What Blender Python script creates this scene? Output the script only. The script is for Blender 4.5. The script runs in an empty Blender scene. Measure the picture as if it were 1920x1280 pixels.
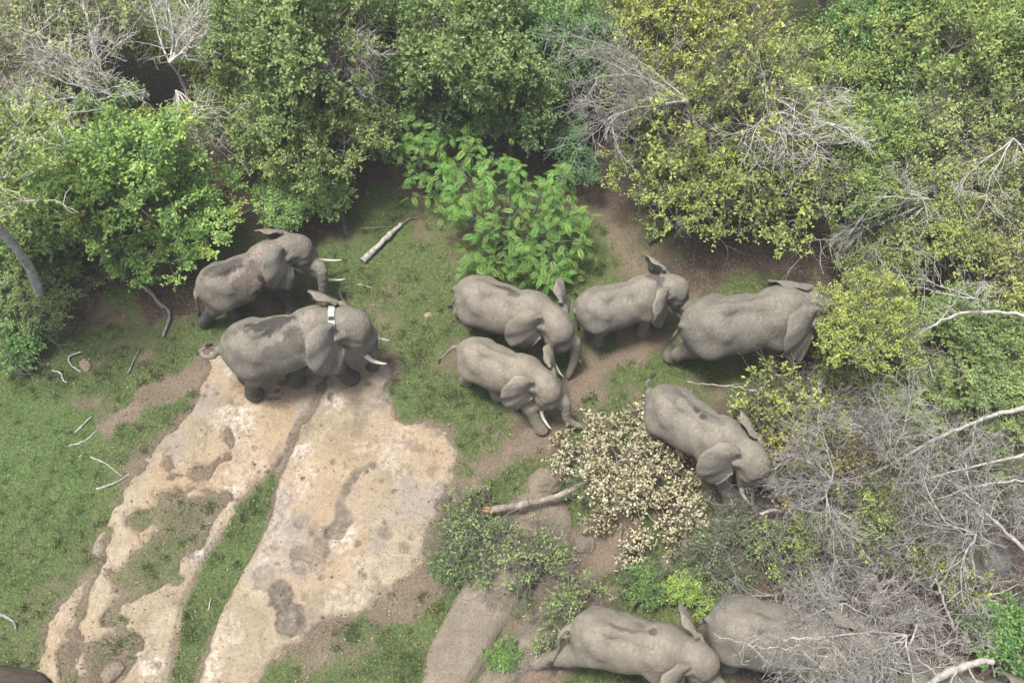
import bpy, math, random
import numpy as np
from mathutils import Vector

# ------------------------------------------------------------------ camera, sky, sun, exposure
scene = bpy.context.scene
C = scene.collection
FPX = 1900.0            # focal length in photograph pixels (1920 wide)
HC = 22.5               # camera height
TILT = math.radians(30) # from straight down
cam_d = bpy.data.cameras.new("camera"); cam = bpy.data.objects.new("camera", cam_d); C.objects.link(cam)
cam_d.sensor_width = 36; cam_d.lens = FPX / 1920 * 36; cam_d.clip_end = 2000
cam.location = (0, 0, HC); cam.rotation_euler = (TILT, 0, 0)
scene.camera = cam

SUN_EL, SUN_AZ = math.radians(77), math.radians(262)   # azimuth clockwise from +Y (the far side)
world = bpy.data.worlds.new("World"); scene.world = world; world.use_nodes = True
nt = world.node_tree; nt.nodes.clear()
sky = nt.nodes.new("ShaderNodeTexSky"); sky.sky_type = 'NISHITA'; sky.sun_disc = False
sky.sun_elevation = SUN_EL; sky.sun_rotation = SUN_AZ; sky.air_density = 1.0; sky.dust_density = 6.0; sky.ozone_density = 0.6
bg = nt.nodes.new("ShaderNodeBackground"); bg.inputs[1].default_value = 0.055
out = nt.nodes.new("ShaderNodeOutputWorld")
nt.links.new(sky.outputs[0], bg.inputs[0]); nt.links.new(bg.outputs[0], out.inputs[0])
sun_d = bpy.data.lights.new("sun", 'SUN'); sun = bpy.data.objects.new("sun", sun_d); C.objects.link(sun)
sun_d.energy = 1.5; sun_d.angle = math.radians(12); sun_d.color = (1.0, 0.965, 0.90)
sdir = Vector((math.sin(SUN_AZ) * math.cos(SUN_EL), math.cos(SUN_AZ) * math.cos(SUN_EL), math.sin(SUN_EL)))
sun.rotation_euler = sdir.to_track_quat('Z', 'Y').to_euler(); sun.location = (0, 0, 60)
vs = scene.view_settings
vs.view_transform = 'Standard'; vs.look = 'None'; vs.gamma = 1; vs.use_curve_mapping = False
vs.exposure = 2.08
scene.cycles.max_bounces = 6; scene.cycles.diffuse_bounces = 3; scene.cycles.transparent_max_bounces = 4
scene.cycles.transmission_bounces = 3

# ------------------------------------------------------------------ helpers
cT, sT = math.cos(TILT), math.sin(TILT)
def P(px, py, z=0.0):
    """where the sight line through a photograph pixel meets height z"""
    u = (np.asarray(px, float) - 960) / FPX; v = (640 - np.asarray(py, float)) / FPX
    t = (HC - z) / (cT - v * sT)
    return np.stack([u * t, (v * cT + sT) * t, np.zeros_like(t) + z], -1)
def mpp(py, z=0.0):
    """metres per photograph pixel there"""
    v = (640 - py) / FPX
    return (HC - z) / (cT - v * sT) / FPX

def _hash(ix, iy, iz, seed):
    h = (ix * 374761393 + iy * 668265263 + iz * 2147483647 + seed * 1274126177) & 0xFFFFFFFF
    h = ((h ^ (h >> 13)) * 1274126177) & 0xFFFFFFFF
    return ((h ^ (h >> 16)) & 0xFFFF) / 65535.0
def noise3(x, y, z, seed=0):
    x, y, z = np.broadcast_arrays(np.asarray(x, float), np.asarray(y, float), np.asarray(z, float))
    ix, iy, iz = np.floor(x).astype(np.int64), np.floor(y).astype(np.int64), np.floor(z).astype(np.int64)
    fx, fy, fz = x - ix, y - iy, z - iz
    fx, fy, fz = [f * f * (3 - 2 * f) for f in (fx, fy, fz)]
    r = 0
    for a in (0, 1):
        for b in (0, 1):
            for c in (0, 1):
                w = (fx if a else 1 - fx) * (fy if b else 1 - fy) * (fz if c else 1 - fz)
                r = r + w * _hash(ix + a, iy + b, iz + c, seed)
    return r * 2 - 1
def fbm2(x, y, seed=0, oct=4):
    r, a = 0, 1.0
    for o in range(oct):
        r = r + a * noise3(x * 2 ** o, y * 2 ** o, 0.37 * o, seed + o); a *= .5
    return r
def sstep(a, b, x):
    t = np.clip((x - a) / (b - a), 0, 1); return t * t * (3 - 2 * t)
def poly_sdf(pts, X, Y):
    """positive inside"""
    n = len(pts); d2 = np.full(X.shape, 1e9); ins = np.zeros(X.shape, bool)
    for i in range(n):
        ax, ay = pts[i][:2]; bx, by = pts[(i + 1) % n][:2]
        ex, ey = bx - ax, by - ay
        t = np.clip(((X - ax) * ex + (Y - ay) * ey) / (ex * ex + ey * ey + 1e-12), 0, 1)
        d2 = np.minimum(d2, (X - ax - t * ex) ** 2 + (Y - ay - t * ey) ** 2)
        c = (ay > Y) != (by > Y)
        with np.errstate(divide='ignore', invalid='ignore'):
            ins ^= c & (X < ex * (Y - ay) / (ey if ey else 1e-12) + ax)
    return np.where(ins, 1, -1) * np.sqrt(d2)
def line_dist(pts, X, Y):
    d2 = np.full(X.shape, 1e9)
    for i in range(len(pts) - 1):
        ax, ay = pts[i][:2]; bx, by = pts[i + 1][:2]; ex, ey = bx - ax, by - ay
        t = np.clip(((X - ax) * ex + (Y - ay) * ey) / (ex * ex + ey * ey + 1e-12), 0, 1)
        d2 = np.minimum(d2, (X - ax - t * ex) ** 2 + (Y - ay - t * ey) ** 2)
    return np.sqrt(d2)
def gp(*pp): return [tuple(P(a, b, 0)[:2]) for a, b in pp]

def mesh_from(name, V, F, attrs=None, smooth=True):
    """V (n,3); F list of (m,k) index arrays"""
    me = bpy.data.meshes.new(name)
    if not isinstance(F, list): F = [F]
    F = [f for f in F if len(f)]
    me.vertices.add(len(V)); me.vertices.foreach_set('co', np.ascontiguousarray(V, np.float32).ravel())
    loops = np.concatenate([f.ravel() for f in F]).astype(np.int32)
    sizes = np.concatenate([np.full(len(f), f.shape[1]) for f in F]).astype(np.int32)
    starts = np.concatenate([[0], np.cumsum(sizes)[:-1]]).astype(np.int32)
    me.loops.add(len(loops)); me.loops.foreach_set('vertex_index', loops)
    me.polygons.add(len(sizes)); me.polygons.foreach_set('loop_start', starts)
    me.polygons.foreach_set('use_smooth', np.full(len(sizes), smooth, bool))
    me.update(calc_edges=True)
    for k, a in (attrs or {}).items():
        a = np.asarray(a, np.float32)
        if a.ndim == 1:
            at = me.attributes.new(k, 'FLOAT', 'POINT'); at.data.foreach_set('value', a)
        else:
            if a.shape[1] == 3: a = np.concatenate([a, np.ones((len(a), 1), np.float32)], 1)
            at = me.attributes.new(k, 'FLOAT_COLOR', 'POINT'); at.data.foreach_set('color', a.ravel())
    me.validate()
    return me
def link(name, me, mat=None, parent=None):
    o = bpy.data.objects.new(name, me); C.objects.link(o)
    if mat is not None and me is not None and not me.materials: me.materials.append(mat)
    if parent is not None: o.parent = parent
    return o
def empty(name, loc=(0, 0, 0), rz=0):
    o = bpy.data.objects.new(name, None); C.objects.link(o); o.location = loc; o.rotation_euler = (0, 0, rz)
    o.empty_display_size = .2
    return o
def tag(o, label=None, cat=None, group=None, kind=None):
    if label: o["label"] = label
    if cat: o["category"] = cat
    if group: o["group"] = group
    if kind: o["kind"] = kind
    return o
def unit(v): return v / (np.linalg.norm(v, axis=-1, keepdims=True) + 1e-9)

class Tubes:
    """collects polylines and turns them into one mesh of tapering tubes"""
    def __init__(s): s.g = {}
    def add(s, pts, rad, sides=4): s.g.setdefault((len(pts), sides), []).append((np.asarray(pts, float), np.asarray(rad, float)))
    def arrays(s):
        V, F, off = [], [], 0
        for (n, k), L in s.g.items():
            p = np.stack([a for a, _ in L]); r = np.stack([b for _, b in L])
            t = np.empty_like(p); t[:, 1:-1] = p[:, 2:] - p[:, :-2]; t[:, 0] = p[:, 1] - p[:, 0]; t[:, -1] = p[:, -1] - p[:, -2]
            t = unit(t); mt = unit(t.mean(1)); ref = np.where(np.abs(mt[:, 2:3]) > .8, np.array([[1., 0, 0]]), np.array([[0, 0, 1.]]))
            a = unit(np.cross(t, ref[:, None, :])); b = np.cross(t, a)
            ang = np.arange(k) * 2 * math.pi / k
            ring = p[:, :, None, :] + r[:, :, None, None] * (np.cos(ang)[:, None] * a[:, :, None, :] + np.sin(ang)[:, None] * b[:, :, None, :])
            B = len(L); V.append(ring.reshape(-1, 3))
            idx = np.arange(B * n * k).reshape(B, n, k) + off
            q = np.stack([idx[:, :-1], np.roll(idx[:, :-1], -1, 2), np.roll(idx[:, 1:], -1, 2), idx[:, 1:]], -1).reshape(-1, 4)
            F.append(q); off += B * n * k
        if not V: return np.zeros((0, 3)), np.zeros((0, 4), int)
        return np.concatenate(V), np.concatenate(F)
    def mesh(s, name):
        V, F = s.arrays(); return mesh_from(name, V, [F])
def bend(rng, a, b, n=5, amt=.12, sag=0.0):
    a, b = np.asarray(a, float), np.asarray(b, float); L = np.linalg.norm(b - a)
    t = np.linspace(0, 1, n)[:, None]; p = a + (b - a) * t
    w = rng.normal(0, amt * L, 3) ; w2 = rng.normal(0, amt * .5 * L, (n, 3)); w2[0] = 0; w2[-1] = 0
    p = p + np.sin(t * math.pi) * w + w2 * .6
    p[:, 2] -= sag * L * np.sin(t[:, 0] * math.pi)
    return p

def leaves(pos, axis, nrm, length, width, col, fold=.25):
    """one folded diamond per leaf -> V, F(quads as 2 tris), colours"""
    axis = unit(axis); side = unit(np.cross(nrm, axis)); nn = np.cross(axis, side)
    L = length[:, None]; W = width[:, None]
    a = pos; t = pos + axis * L; m = pos + axis * L * .45
    l = m + side * W + nn * W * fold; r = m - side * W + nn * W * fold
    V = np.stack([a, r, t, l], 1).reshape(-1, 3)
    i = np.arange(len(pos))[:, None] * 4
    F = np.concatenate([i + np.array([[0, 1, 2]]), i + np.array([[0, 2, 3]])])
    return V, F, np.repeat(col, 4, 0)

# ------------------------------------------------------------------ materials
MATS = {}
def mat(name):
    m = bpy.data.materials.new(name); m.use_nodes = True; m.node_tree.nodes.clear()
    MATS[name] = m
    n = m.node_tree.nodes; l = m.node_tree.links
    o = n.new("ShaderNodeOutputMaterial"); b = n.new("ShaderNodeBsdfPrincipled"); l.new(b.outputs[0], o.inputs[0])
    b.inputs['Roughness'].default_value = .85; b.inputs['Specular IOR Level'].default_value = .25
    return m, n, l, b, o
def nz(n, l, scale, vec=None, detail=4, rough=.6, dist=0):
    t = n.new("ShaderNodeTexNoise"); t.inputs['Scale'].default_value = scale; t.inputs['Detail'].default_value = detail
    t.inputs['Roughness'].default_value = rough; t.inputs['Distortion'].default_value = dist
    if vec is not None: l.new(vec, t.inputs['Vector'])
    return t.outputs[0]
def ramp(n, l, fac, stops):
    r = n.new("ShaderNodeValToRGB"); e = r.color_ramp.elements
    while len(e) < len(stops): e.new(.5)
    for x, (p, c) in zip(e, stops):
        x.position = p; x.color = (*c, 1) if len(c) == 3 else c
    l.new(fac, r.inputs[0]); return r.outputs[0]
def mix(n, l, fac, a, b, mode='MIX'):
    m = n.new("ShaderNodeMix"); m.data_type = 'RGBA'; m.blend_type = mode
    for s, v in ((0, fac), (6, a), (7, b)):
        if isinstance(v, (int, float)): m.inputs[s].default_value = v
        elif isinstance(v, tuple): m.inputs[s].default_value = (*v, 1)
        else: l.new(v, m.inputs[s])
    return m.outputs[2]
def math_(n, l, op, a, b=None, clamp=False):
    m = n.new("ShaderNodeMath"); m.operation = op; m.use_clamp = clamp
    for i, v in enumerate((a, b)):
        if v is None: continue
        if isinstance(v, (int, float)): m.inputs[i].default_value = v
        else: l.new(v, m.inputs[i])
    return m.outputs[0]
def attr(n, name):
    a = n.new("ShaderNodeAttribute"); a.attribute_name = name; return a
def bump(n, l, b, h, strength, dist=.02):
    k = n.new("ShaderNodeBump"); k.inputs['Strength'].default_value = strength; k.inputs['Distance'].default_value = dist
    l.new(h, k.inputs['Height']); l.new(k.outputs[0], b.inputs['Normal'])
def gpos(n): return n.new("ShaderNodeNewGeometry").outputs['Position']
def opos(n): return n.new("ShaderNodeTexCoord").outputs['Object']

# ground: soil, leaf litter, low sward
m, n, l, b, o = mat("ground_soil"); p = gpos(n)
g = attr(n, "grass").outputs['Fac']; lt = attr(n, "litter").outputs['Fac']; sl = attr(n, "sand").outputs['Fac']
n1 = nz(n, l, 1.3, p, 5); n2 = nz(n, l, 14, p, 4); n3 = nz(n, l, 60, p, 2)
soil = ramp(n, l, n1, [(.3, (.095, .075, .054)), (.5, (.145, .115, .084)), (.7, (.195, .155, .115))])
soil = mix(n, l, sl, soil, (.21, .165, .122))
lit = ramp(n, l, n2, [(.3, (.04, .03, .023)), (.5, (.08, .06, .045)), (.72, (.17, .13, .10))])
soil = mix(n, l, lt, soil, lit)
gr = ramp(n, l, n2, [(.25, (.04, .064, .022)), (.5, (.08, .115, .038)), (.75, (.15, .185, .07))])
gf = math_(n, l, 'ADD', g, math_(n, l, 'MULTIPLY', math_(n, l, 'SUBTRACT', n2, .5), .9))
gf = ramp(n, l, gf, [(.35, (0, 0, 0)), (.62, (1, 1, 1))])
col = mix(n, l, gf, soil, gr)
col = mix(n, l, .5, col, ramp(n, l, n3, [(.3, (.35, .35, .35)), (.7, (.75, .75, .75))]), 'OVERLAY')
n4 = nz(n, l, 27, p, 3, .7)
col = mix(n, l, .75, col, ramp(n, l, n4, [(.28, (.25, .25, .25)), (.5, (.48, .48, .48)), (.74, (.8, .8, .8))]), 'OVERLAY')
l.new(col, b.inputs['Base Color']); bump(n, l, b, math_(n, l, 'ADD', n2, math_(n, l, 'ADD', n4, math_(n, l, 'MULTIPLY', n3, .4))), 1.0, .06)

# bare rock
m, n, l, b, o = mat("bare_rock"); p = gpos(n)
so = attr(n, "soil").outputs['Fac']; wh = attr(n, "white").outputs['Fac']; og = attr(n, "ochre").outputs['Fac']; gy = attr(n, "grey").outputs['Fac']
n1 = nz(n, l, .9, p, 5, .6, .6); n2 = nz(n, l, 7, p, 5, .65); n3 = nz(n, l, 45, p, 3)
c = ramp(n, l, n1, [(.3, (.192, .157, .108)), (.5, (.258, .216, .152)), (.68, (.302, .26, .19))])
c = mix(n, l, og, c, (.285, .21, .132)); c = mix(n, l, gy, c, (.215, .19, .17))
c = mix(n, l, math_(n, l, 'MULTIPLY', wh, ramp(n, l, n2, [(.42, (0, 0, 0)), (.55, (1, 1, 1))])), c, (.37, .33, .28))
sp = ramp(n, l, n3, [(.30, (1, 1, 1)), (.40, (0, 0, 0))])
c = mix(n, l, math_(n, l, 'MULTIPLY', sp, math_(n, l, 'MULTIPLY', n2, .9)), c, (.12, .095, .075))
n4 = nz(n, l, 19, p, 4, .7, .5)
c = mix(n, l, .85, c, ramp(n, l, n4, [(.25, (.15, .15, .15)), (.42, (.47, .47, .47)), (.58, (.54, .54, .54)), (.78, (.78, .78, .78))]), 'OVERLAY')
vo = n.new("ShaderNodeTexVoronoi"); vo.inputs['Scale'].default_value = 9; l.new(p, vo.inputs['Vector'])
c = mix(n, l, math_(n, l, 'MULTIPLY', ramp(n, l, vo.outputs['Distance'], [(.10, (1, 1, 1)), (.2, (0, 0, 0))]), ramp(n, l, nz(n, l, 2.5, p, 3), [(.48, (0, 0, 0)), (.6, (.8, .8, .8))])), c, (.10, .085, .065))
vc = n.new("ShaderNodeTexVoronoi"); vc.feature = 'DISTANCE_TO_EDGE'; vc.inputs['Scale'].default_value = 1.1
wp = n.new("ShaderNodeVectorMath"); wp.operation = 'ADD'; nn_ = n.new("ShaderNodeTexNoise"); nn_.inputs['Scale'].default_value = 2.2; nn_.inputs['Detail'].default_value = 5; l.new(p, nn_.inputs['Vector']); l.new(p, wp.inputs[0]); l.new(nn_.outputs['Color'], wp.inputs[1]); l.new(wp.outputs[0], vc.inputs['Vector'])
c = mix(n, l, math_(n, l, 'MULTIPLY', ramp(n, l, vc.outputs['Distance'], [(.004, (1, 1, 1)), (.016, (0, 0, 0))]), ramp(n, l, n1, [(.45, (0, 0, 0)), (.6, (.65, .65, .65))])), c, (.12, .10, .075))
c = mix(n, l, so, c, ramp(n, l, n2, [(.3, (.07, .062, .048)), (.7, (.17, .145, .115))]))
c = mix(n, l, .45, c, ramp(n, l, n2, [(.25, (.32, .32, .32)), (.75, (.68, .68, .68))]), 'OVERLAY')
l.new(c, b.inputs['Base Color']); bump(n, l, b, math_(n, l, 'ADD', math_(n, l, 'ADD', n2, n4), math_(n, l, 'MULTIPLY', n3, .3)), .8, .05)

# grey boulders
m, n, l, b, o = mat("boulder_stone"); p = gpos(n)
n1 = nz(n, l, 1.6, p, 5, .6, .4); n2 = nz(n, l, 16, p, 5); n3 = nz(n, l, 70, p, 2)
oi = n.new("ShaderNodeObjectInfo")
c = ramp(n, l, n1, [(.3, (.105, .097, .083)), (.5, (.155, .143, .123)), (.7, (.21, .195, .168))])
c = mix(n, l, ramp(n, l, n2, [(.55, (0, 0, 0)), (.68, (1, 1, 1))]), c, (.10, .085, .07))
c = mix(n, l, ramp(n, l, n3, [(.60, (0, 0, 0)), (.7, (1, 1, 1))]), c, (.28, .25, .215))
c = mix(n, l, 1.0, c, oi.outputs['Color'], 'MULTIPLY')
l.new(c, b.inputs['Base Color']); c = mix(n, l, .6, c, ramp(n, l, nz(n, l, 30, p, 3, .7), [(.3, (.3, .3, .3)), (.7, (.7, .7, .7))]), 'OVERLAY'); l.new(c, b.inputs['Base Color']); bump(n, l, b, math_(n, l, 'ADD', n2, n3), .9, .05)

# elephant hide
m, n, l, b, o = mat("elephant_hide"); p = opos(n)
wet = attr(n, "wet").outputs['Fac']; dust = attr(n, "dust").outputs['Fac']; tone = n.new("ShaderNodeObjectInfo").outputs['Color']
n1 = nz(n, l, 2.2, p, 5, .6); n2 = nz(n, l, 11, p, 5); n3 = nz(n, l, 45, p, 3)
vor = n.new("ShaderNodeTexVoronoi"); vor.feature = 'DISTANCE_TO_EDGE'; vor.inputs['Scale'].default_value = 17
wv = n.new("ShaderNodeMapping"); wv.inputs['Scale'].default_value = (1.5, 1, .8); l.new(p, wv.inputs[0]); l.new(wv.outputs[0], vor.inputs['Vector'])
cre = ramp(n, l, vor.outputs['Distance'], [(0, (0, 0, 0)), (.09, (1, 1, 1))])
c = ramp(n, l, n1, [(.3, (.158, .146, .120)), (.5, (.200, .186, .153)), (.7, (.245, .228, .188))])
c = mix(n, l, dust, c, ramp(n, l, n2, [(.3, (.21, .165, .135)), (.6, (.34, .28, .235))]))
c = mix(n, l, 1.0, c, tone, 'MULTIPLY')
c = mix(n, l, wet, c, ramp(n, l, n2, [(.3, (.042, .039, .036)), (.7, (.075, .069, .063))]))
c = mix(n, l, .35, c, ramp(n, l, n2, [(.3, (.36, .36, .36)), (.7, (.64, .64, .64))]), 'OVERLAY')
c = mix(n, l, math_(n, l, 'MULTIPLY', math_(n, l, 'SUBTRACT', 1.0, cre), .16), c, (.08, .07, .06))
l.new(c, b.inputs['Base Color']); b.inputs['Roughness'].default_value = .8
wm = n.new("ShaderNodeMapping"); wm.inputs['Scale'].default_value = (15, 3.2, 3.8); wd = n.new("ShaderNodeVectorMath"); wd.operation = 'ADD'; l.new(p, wd.inputs[0]); wq = n.new("ShaderNodeTexNoise"); wq.inputs['Scale'].default_value = 1.7; l.new(p, wq.inputs['Vector']); l.new(wq.outputs['Color'], wd.inputs[1]); l.new(wd.outputs[0], wm.inputs[0])
wr = nz(n, l, 1.0, wm.outputs[0], 5, .62)
c = mix(n, l, .5, c, ramp(n, l, wr, [(.3, (.36, .36, .36)), (.5, (.5, .5, .5)), (.7, (.6, .6, .6))]), 'OVERLAY'); l.new(c, b.inputs['Base Color'])
bump(n, l, b, math_(n, l, 'ADD', math_(n, l, 'ADD', math_(n, l, 'MULTIPLY', cre, .5), math_(n, l, 'MULTIPLY', wr, 1.7)), math_(n, l, 'ADD', math_(n, l, 'MULTIPLY', n2, .5), math_(n, l, 'MULTIPLY', n3, .5))), .7, .035)
def plain(name, colr, rough=.7, scale=20, var=.25, spec=.3):
    m, n, l, b, o = mat(name); p = opos(n); k = nz(n, l, scale, p, 4)
    d = tuple(x * (1 - var) for x in colr); e = tuple(min(1, x * (1 + var)) for x in colr)
    l.new(ramp(n, l, k, [(.3, d), (.7, e)]), b.inputs['Base Color']); b.inputs['Roughness'].default_value = rough
    b.inputs['Specular IOR Level'].default_value = spec
    return m
plain("ivory", (.50, .47, .40), .45, 8, .12, .4)
plain("eye_dark", (.02, .015, .012), .2, 5, .1, .5)
plain("tail_hair", (.04, .036, .032), .8)
plain("collar_webbing", (.34, .33, .30), .6, 30, .08)
plain("collar_box", (.72, .72, .70), .4, 10, .05)
plain("collar_black", (.03, .03, .03), .5, 10, .05)
plain("fresh_wood", (.36, .235, .125), .8, 30, .35)
# bark
def bark(name, dark, light, scale=9):
    m, n, l, b, o = mat(name); p = opos(n); oi = n.new("ShaderNodeObjectInfo")
    k = nz(n, l, scale, p, 5, .65); k2 = nz(n, l, scale * 6, p, 3)
    c = ramp(n, l, k, [(.32, dark), (.66, light)])
    c = mix(n, l, .6, c, ramp(n, l, k2, [(.3, (.3, .3, .3)), (.7, (.72, .72, .72))]), 'OVERLAY')
    c = mix(n, l, 1.0, c, oi.outputs['Color'], 'MULTIPLY')
    l.new(c, b.inputs['Base Color']); bump(n, l, b, k2, .6, .02); b.inputs['Roughness'].default_value = .9
    return m
bark("tree_bark", (.075, .066, .056), (.20, .185, .165))
bark("dead_wood", (.13, .122, .11), (.32, .31, .29))
bark("pale_bark", (.13, .12, .105), (.31, .295, .27), 6)
# leaves: colour of each leaf in the mesh, thin and slightly translucent
def leafmat(name, trans=.44):
    m, n, l, b, o = mat(name); c = attr(n, "col").outputs['Color']; oi = n.new("ShaderNodeObjectInfo").outputs['Color']
    c = mix(n, l, 1.0, c, oi, 'MULTIPLY')
    l.new(c, b.inputs['Base Color']); b.inputs['Roughness'].default_value = .55; b.inputs['Specular IOR Level'].default_value = .35
    t = n.new("ShaderNodeBsdfTranslucent"); l.new(c, t.inputs[0])
    x = n.new("ShaderNodeMixShader"); x.inputs[0].default_value = trans
    l.new(b.outputs[0], x.inputs[1]); l.new(t.outputs[0], x.inputs[2]); l.new(x.outputs[0], o.inputs[0])
    return m
leafmat("leaf"); leafmat("grass_blade", .2)

# ------------------------------------------------------------------ ground sheet
STRIP = [(515, 880), (440, 950), (412, 1010), (380, 1060), (352, 1130), (335, 1200), (305, 1300), (360, 1300), (392, 1200), (422, 1130), (462, 1060), (500, 990), (522, 905)]
def ground_h(X, Y):
    h = .05 * fbm2(X * .22, Y * .22, 3, 3) + .018 * fbm2(X * 1.3, Y * 1.3, 9, 2)
    far = sstep(24, 60, np.hypot(X, Y - 14)); return h * (1 + far * 8)
def grid(xs, ys):
    X, Y = np.meshgrid(xs, ys, indexing='ij'); nx, ny = X.shape
    I = np.arange(nx * ny).reshape(nx, ny)
    F = np.stack([I[:-1, :-1], I[1:, :-1], I[1:, 1:], I[:-1, 1:]], -1).reshape(-1, 4)
    return X.ravel(), Y.ravel(), F
LAWN = gp((-80, 690), (60, 735), (165, 775), (235, 850), (225, 930), (180, 1000), (130, 1070), (90, 1140), (40, 1220), (-80, 1260))
DIRT_TRAILS = [(gp((1210, 640), (1130, 690), (1060, 745), (985, 815), (900, 890), (860, 930)), .55, .9),
               (gp((1160, 400), (1170, 440), (1210, 490)), .9, .8), (gp((400, 660), (300, 735), (215, 790), (140, 840)), .28, .8),
               (gp((1170, 990), (1080, 1100), (1000, 1230), (960, 1290)), .75, .95), (gp((1260, 1040), (1120, 1120)), .32, 1.2), (gp((1185, 990), (1120, 1070), (1060, 1140), (1010, 1200)), .36, 1.25),
               (gp((735, 640), (745, 680)), .3, .7), (gp((500, 575), (560, 590), (620, 600)), .5, .8), (gp((880, 960), (830, 1060), (770, 1130), (690, 1170)), .35, .8),
               (gp((620, 1180), (560, 1260)), .8, .45), (gp((330, 230), (370, 280)), .9, .8), (gp((430, 330), (470, 400)), .8, .5), (gp((1040, 760), (1110, 740)), .35, .7),
               (gp((640, 440), (700, 500)), .5, .45)]
LITTER = [(gp((1330, 460), (1450, 480), (1560, 490), (1660, 560)), 1.3), (gp((1500, 680), (1620, 660)), 1.0), (gp((1230, 300), (1150, 330)), 1.4), (gp((560, 420), (660, 400)), .6),
          (gp((1500, 900), (1700, 1000), (1850, 1100)), 2.6), (gp((1500, 1200), (1850, 1200)), 2.2), (gp((120, 560), (220, 520), (330, 560)), .5), (gp((100, 100), (400, 100), (700, 60)), 3.5),
          (gp((900, 100), (1100, 230), (1500, 200), (1900, 300)), 3.2), (gp((0, 250), (400, 300)), 2.5), (gp((1900, 400), (1850, 700)), 2.0), (gp((1180, 900), (1250, 960)), .8), (gp((660, 340), (760, 330)), .9)]
GREEN = [(gp((720, 420), (780, 520), (790, 600), (740, 700), (800, 760), (900, 760)), 1.2), (gp((1150, 700), (1330, 690), (1300, 660)), .8), (gp((1380, 900), (1400, 930)), .7),
         (gp((200, 720), (290, 760), (250, 820)), .8), (gp((860, 830), (890, 850)), .5), (gp((830, 1070), (800, 1120)), .6), (gp((1200, 1250), (1120, 1270)), .6), (gp((1200, 1060), (1350, 1080)), .8)]
def masks(X, Y):
    w = .55 * fbm2(X * .6, Y * .6, 21, 5) + .25 * fbm2(X * 3.1, Y * 3.1, 25, 3)
    lawn = sstep(-.25, .45, poly_sdf(LAWN, X, Y) + w * .8)
    strip = sstep(-.05, .12, poly_sdf(gp(*STRIP), X, Y) + w * .08)
    g = .70 + .30 * fbm2(X * .5 + 7, Y * .5, 31, 4) + .16 * fbm2(X * 2.7, Y * 2.7, 35, 3)
    lit = np.zeros_like(X); sand = np.zeros_like(X)
    for pts, r in LITTER: lit = np.maximum(lit, 1 - sstep(r * .55, r * 1.2, line_dist(pts, X, Y) + w * 1.2))
    g = g * (1 - .85 * lit)
    for pts, r in GREEN:
        k = 1 - sstep(r * .4, r * 1.2, line_dist(pts, X, Y) + w); g = np.maximum(g, k * .85); lit = lit * (1 - k)
    for pts, r, s in DIRT_TRAILS:
        k = .8 * s * (1 - sstep(r * .35, r * 1.25, line_dist(pts, X, Y) + w * .8)); g = g * (1 - k); lit = lit * (1 - .7 * k); sand = np.maximum(sand, k * .6)
    g = np.maximum(g, np.maximum(lawn, strip * .9)); lit = lit * (1 - lawn)
    return np.clip(g, 0, 1), np.clip(lit, 0, 1), np.clip(sand, 0, 1), lawn, strip

# rock outline and what breaks it, in ground metres
ROCK = gp((395, 665), (372, 730), (330, 790), (282, 850), (250, 905), (212, 962), (178, 1010), (168, 1036), (185, 1050), (150, 1085), (118, 1120), (92, 1165), (70, 1215), (60, 1300),
          (470, 1300), (530, 1230), (600, 1175), (690, 1150), (745, 1105), (800, 1058), (822, 1005), (828, 955), (850, 905), (858, 845), (842, 808), (800, 786), (762, 790), (728, 745), (738, 690), (700, 655), (560, 640), (450, 640))
PATCHES = [[(285, 925), (335, 915), (400, 918), (450, 935), (412, 965), (396, 1000), (363, 1045), (342, 1085), (309, 1098), (262, 1105), (218, 1118), (200, 1085), (188, 1072), (235, 1050), (250, 1030), (295, 995), (296, 950)],
           [(175, 1160), (215, 1118), (260, 1112), (222, 1148), (240, 1162), (185, 1180)],
           [(158, 1213), (168, 1186), (232, 1183), (252, 1212), (248, 1253), (205, 1300), (150, 1300)], [(128, 1196), (147, 1150), (146, 1190), (150, 1220), (148, 1300), (112, 1300), (100, 1220)],
           [(245, 980), (262, 966), (290, 970), (288, 985), (265, 993)], [(418, 820), (428, 800), (445, 815), (446, 840), (430, 852)], [(318, 880), (320, 862), (335, 870), (338, 890), (322, 898)],
           [(395, 880), (360, 882), (320, 885), (340, 897), (390, 892), (410, 868)], [(205, 995), (200, 1010), (193, 1030), (196, 1015)], [(155, 1120), (168, 1105), (164, 1122)], [(120, 1120), (135, 1108), (130, 1122)]]
ISLANDS = [[(345, 922), (372, 915), (398, 924), (390, 938), (350, 940)], [(272, 990), (290, 982), (302, 996), (288, 1006), (270, 1003)], [(418, 948), (440, 942), (446, 960), (424, 985)], [(250, 1122), (300, 1108), (318, 1120), (262, 1145), (230, 1150)], [(228, 1046), (240, 1040), (243, 1052)]]
CRACK = gp((605, 722), (585, 770), (560, 800), (543, 850), (515, 895)); CRACK2 = gp((206, 995), (190, 1050), (165, 1100), (150, 1150), (135, 1190))
CHANNEL = gp((700, 875), (672, 888), (652, 915), (640, 950), (646, 975), (622, 1000)); CHANNEL2 = gp((560, 690), (572, 740), (560, 790), (535, 860), (505, 900))
PITS = [(552, 1158, 24), (536, 1115, 26), (500, 1085, 22), (570, 1040, 20), (600, 1030, 17), (560, 1066, 16), (630, 995, 16), (566, 982, 12), (592, 1160, 30), (760, 1025, 14), (725, 1000, 15), (510, 1030, 12), (575, 1120, 12), (690, 885, 18)]
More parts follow.
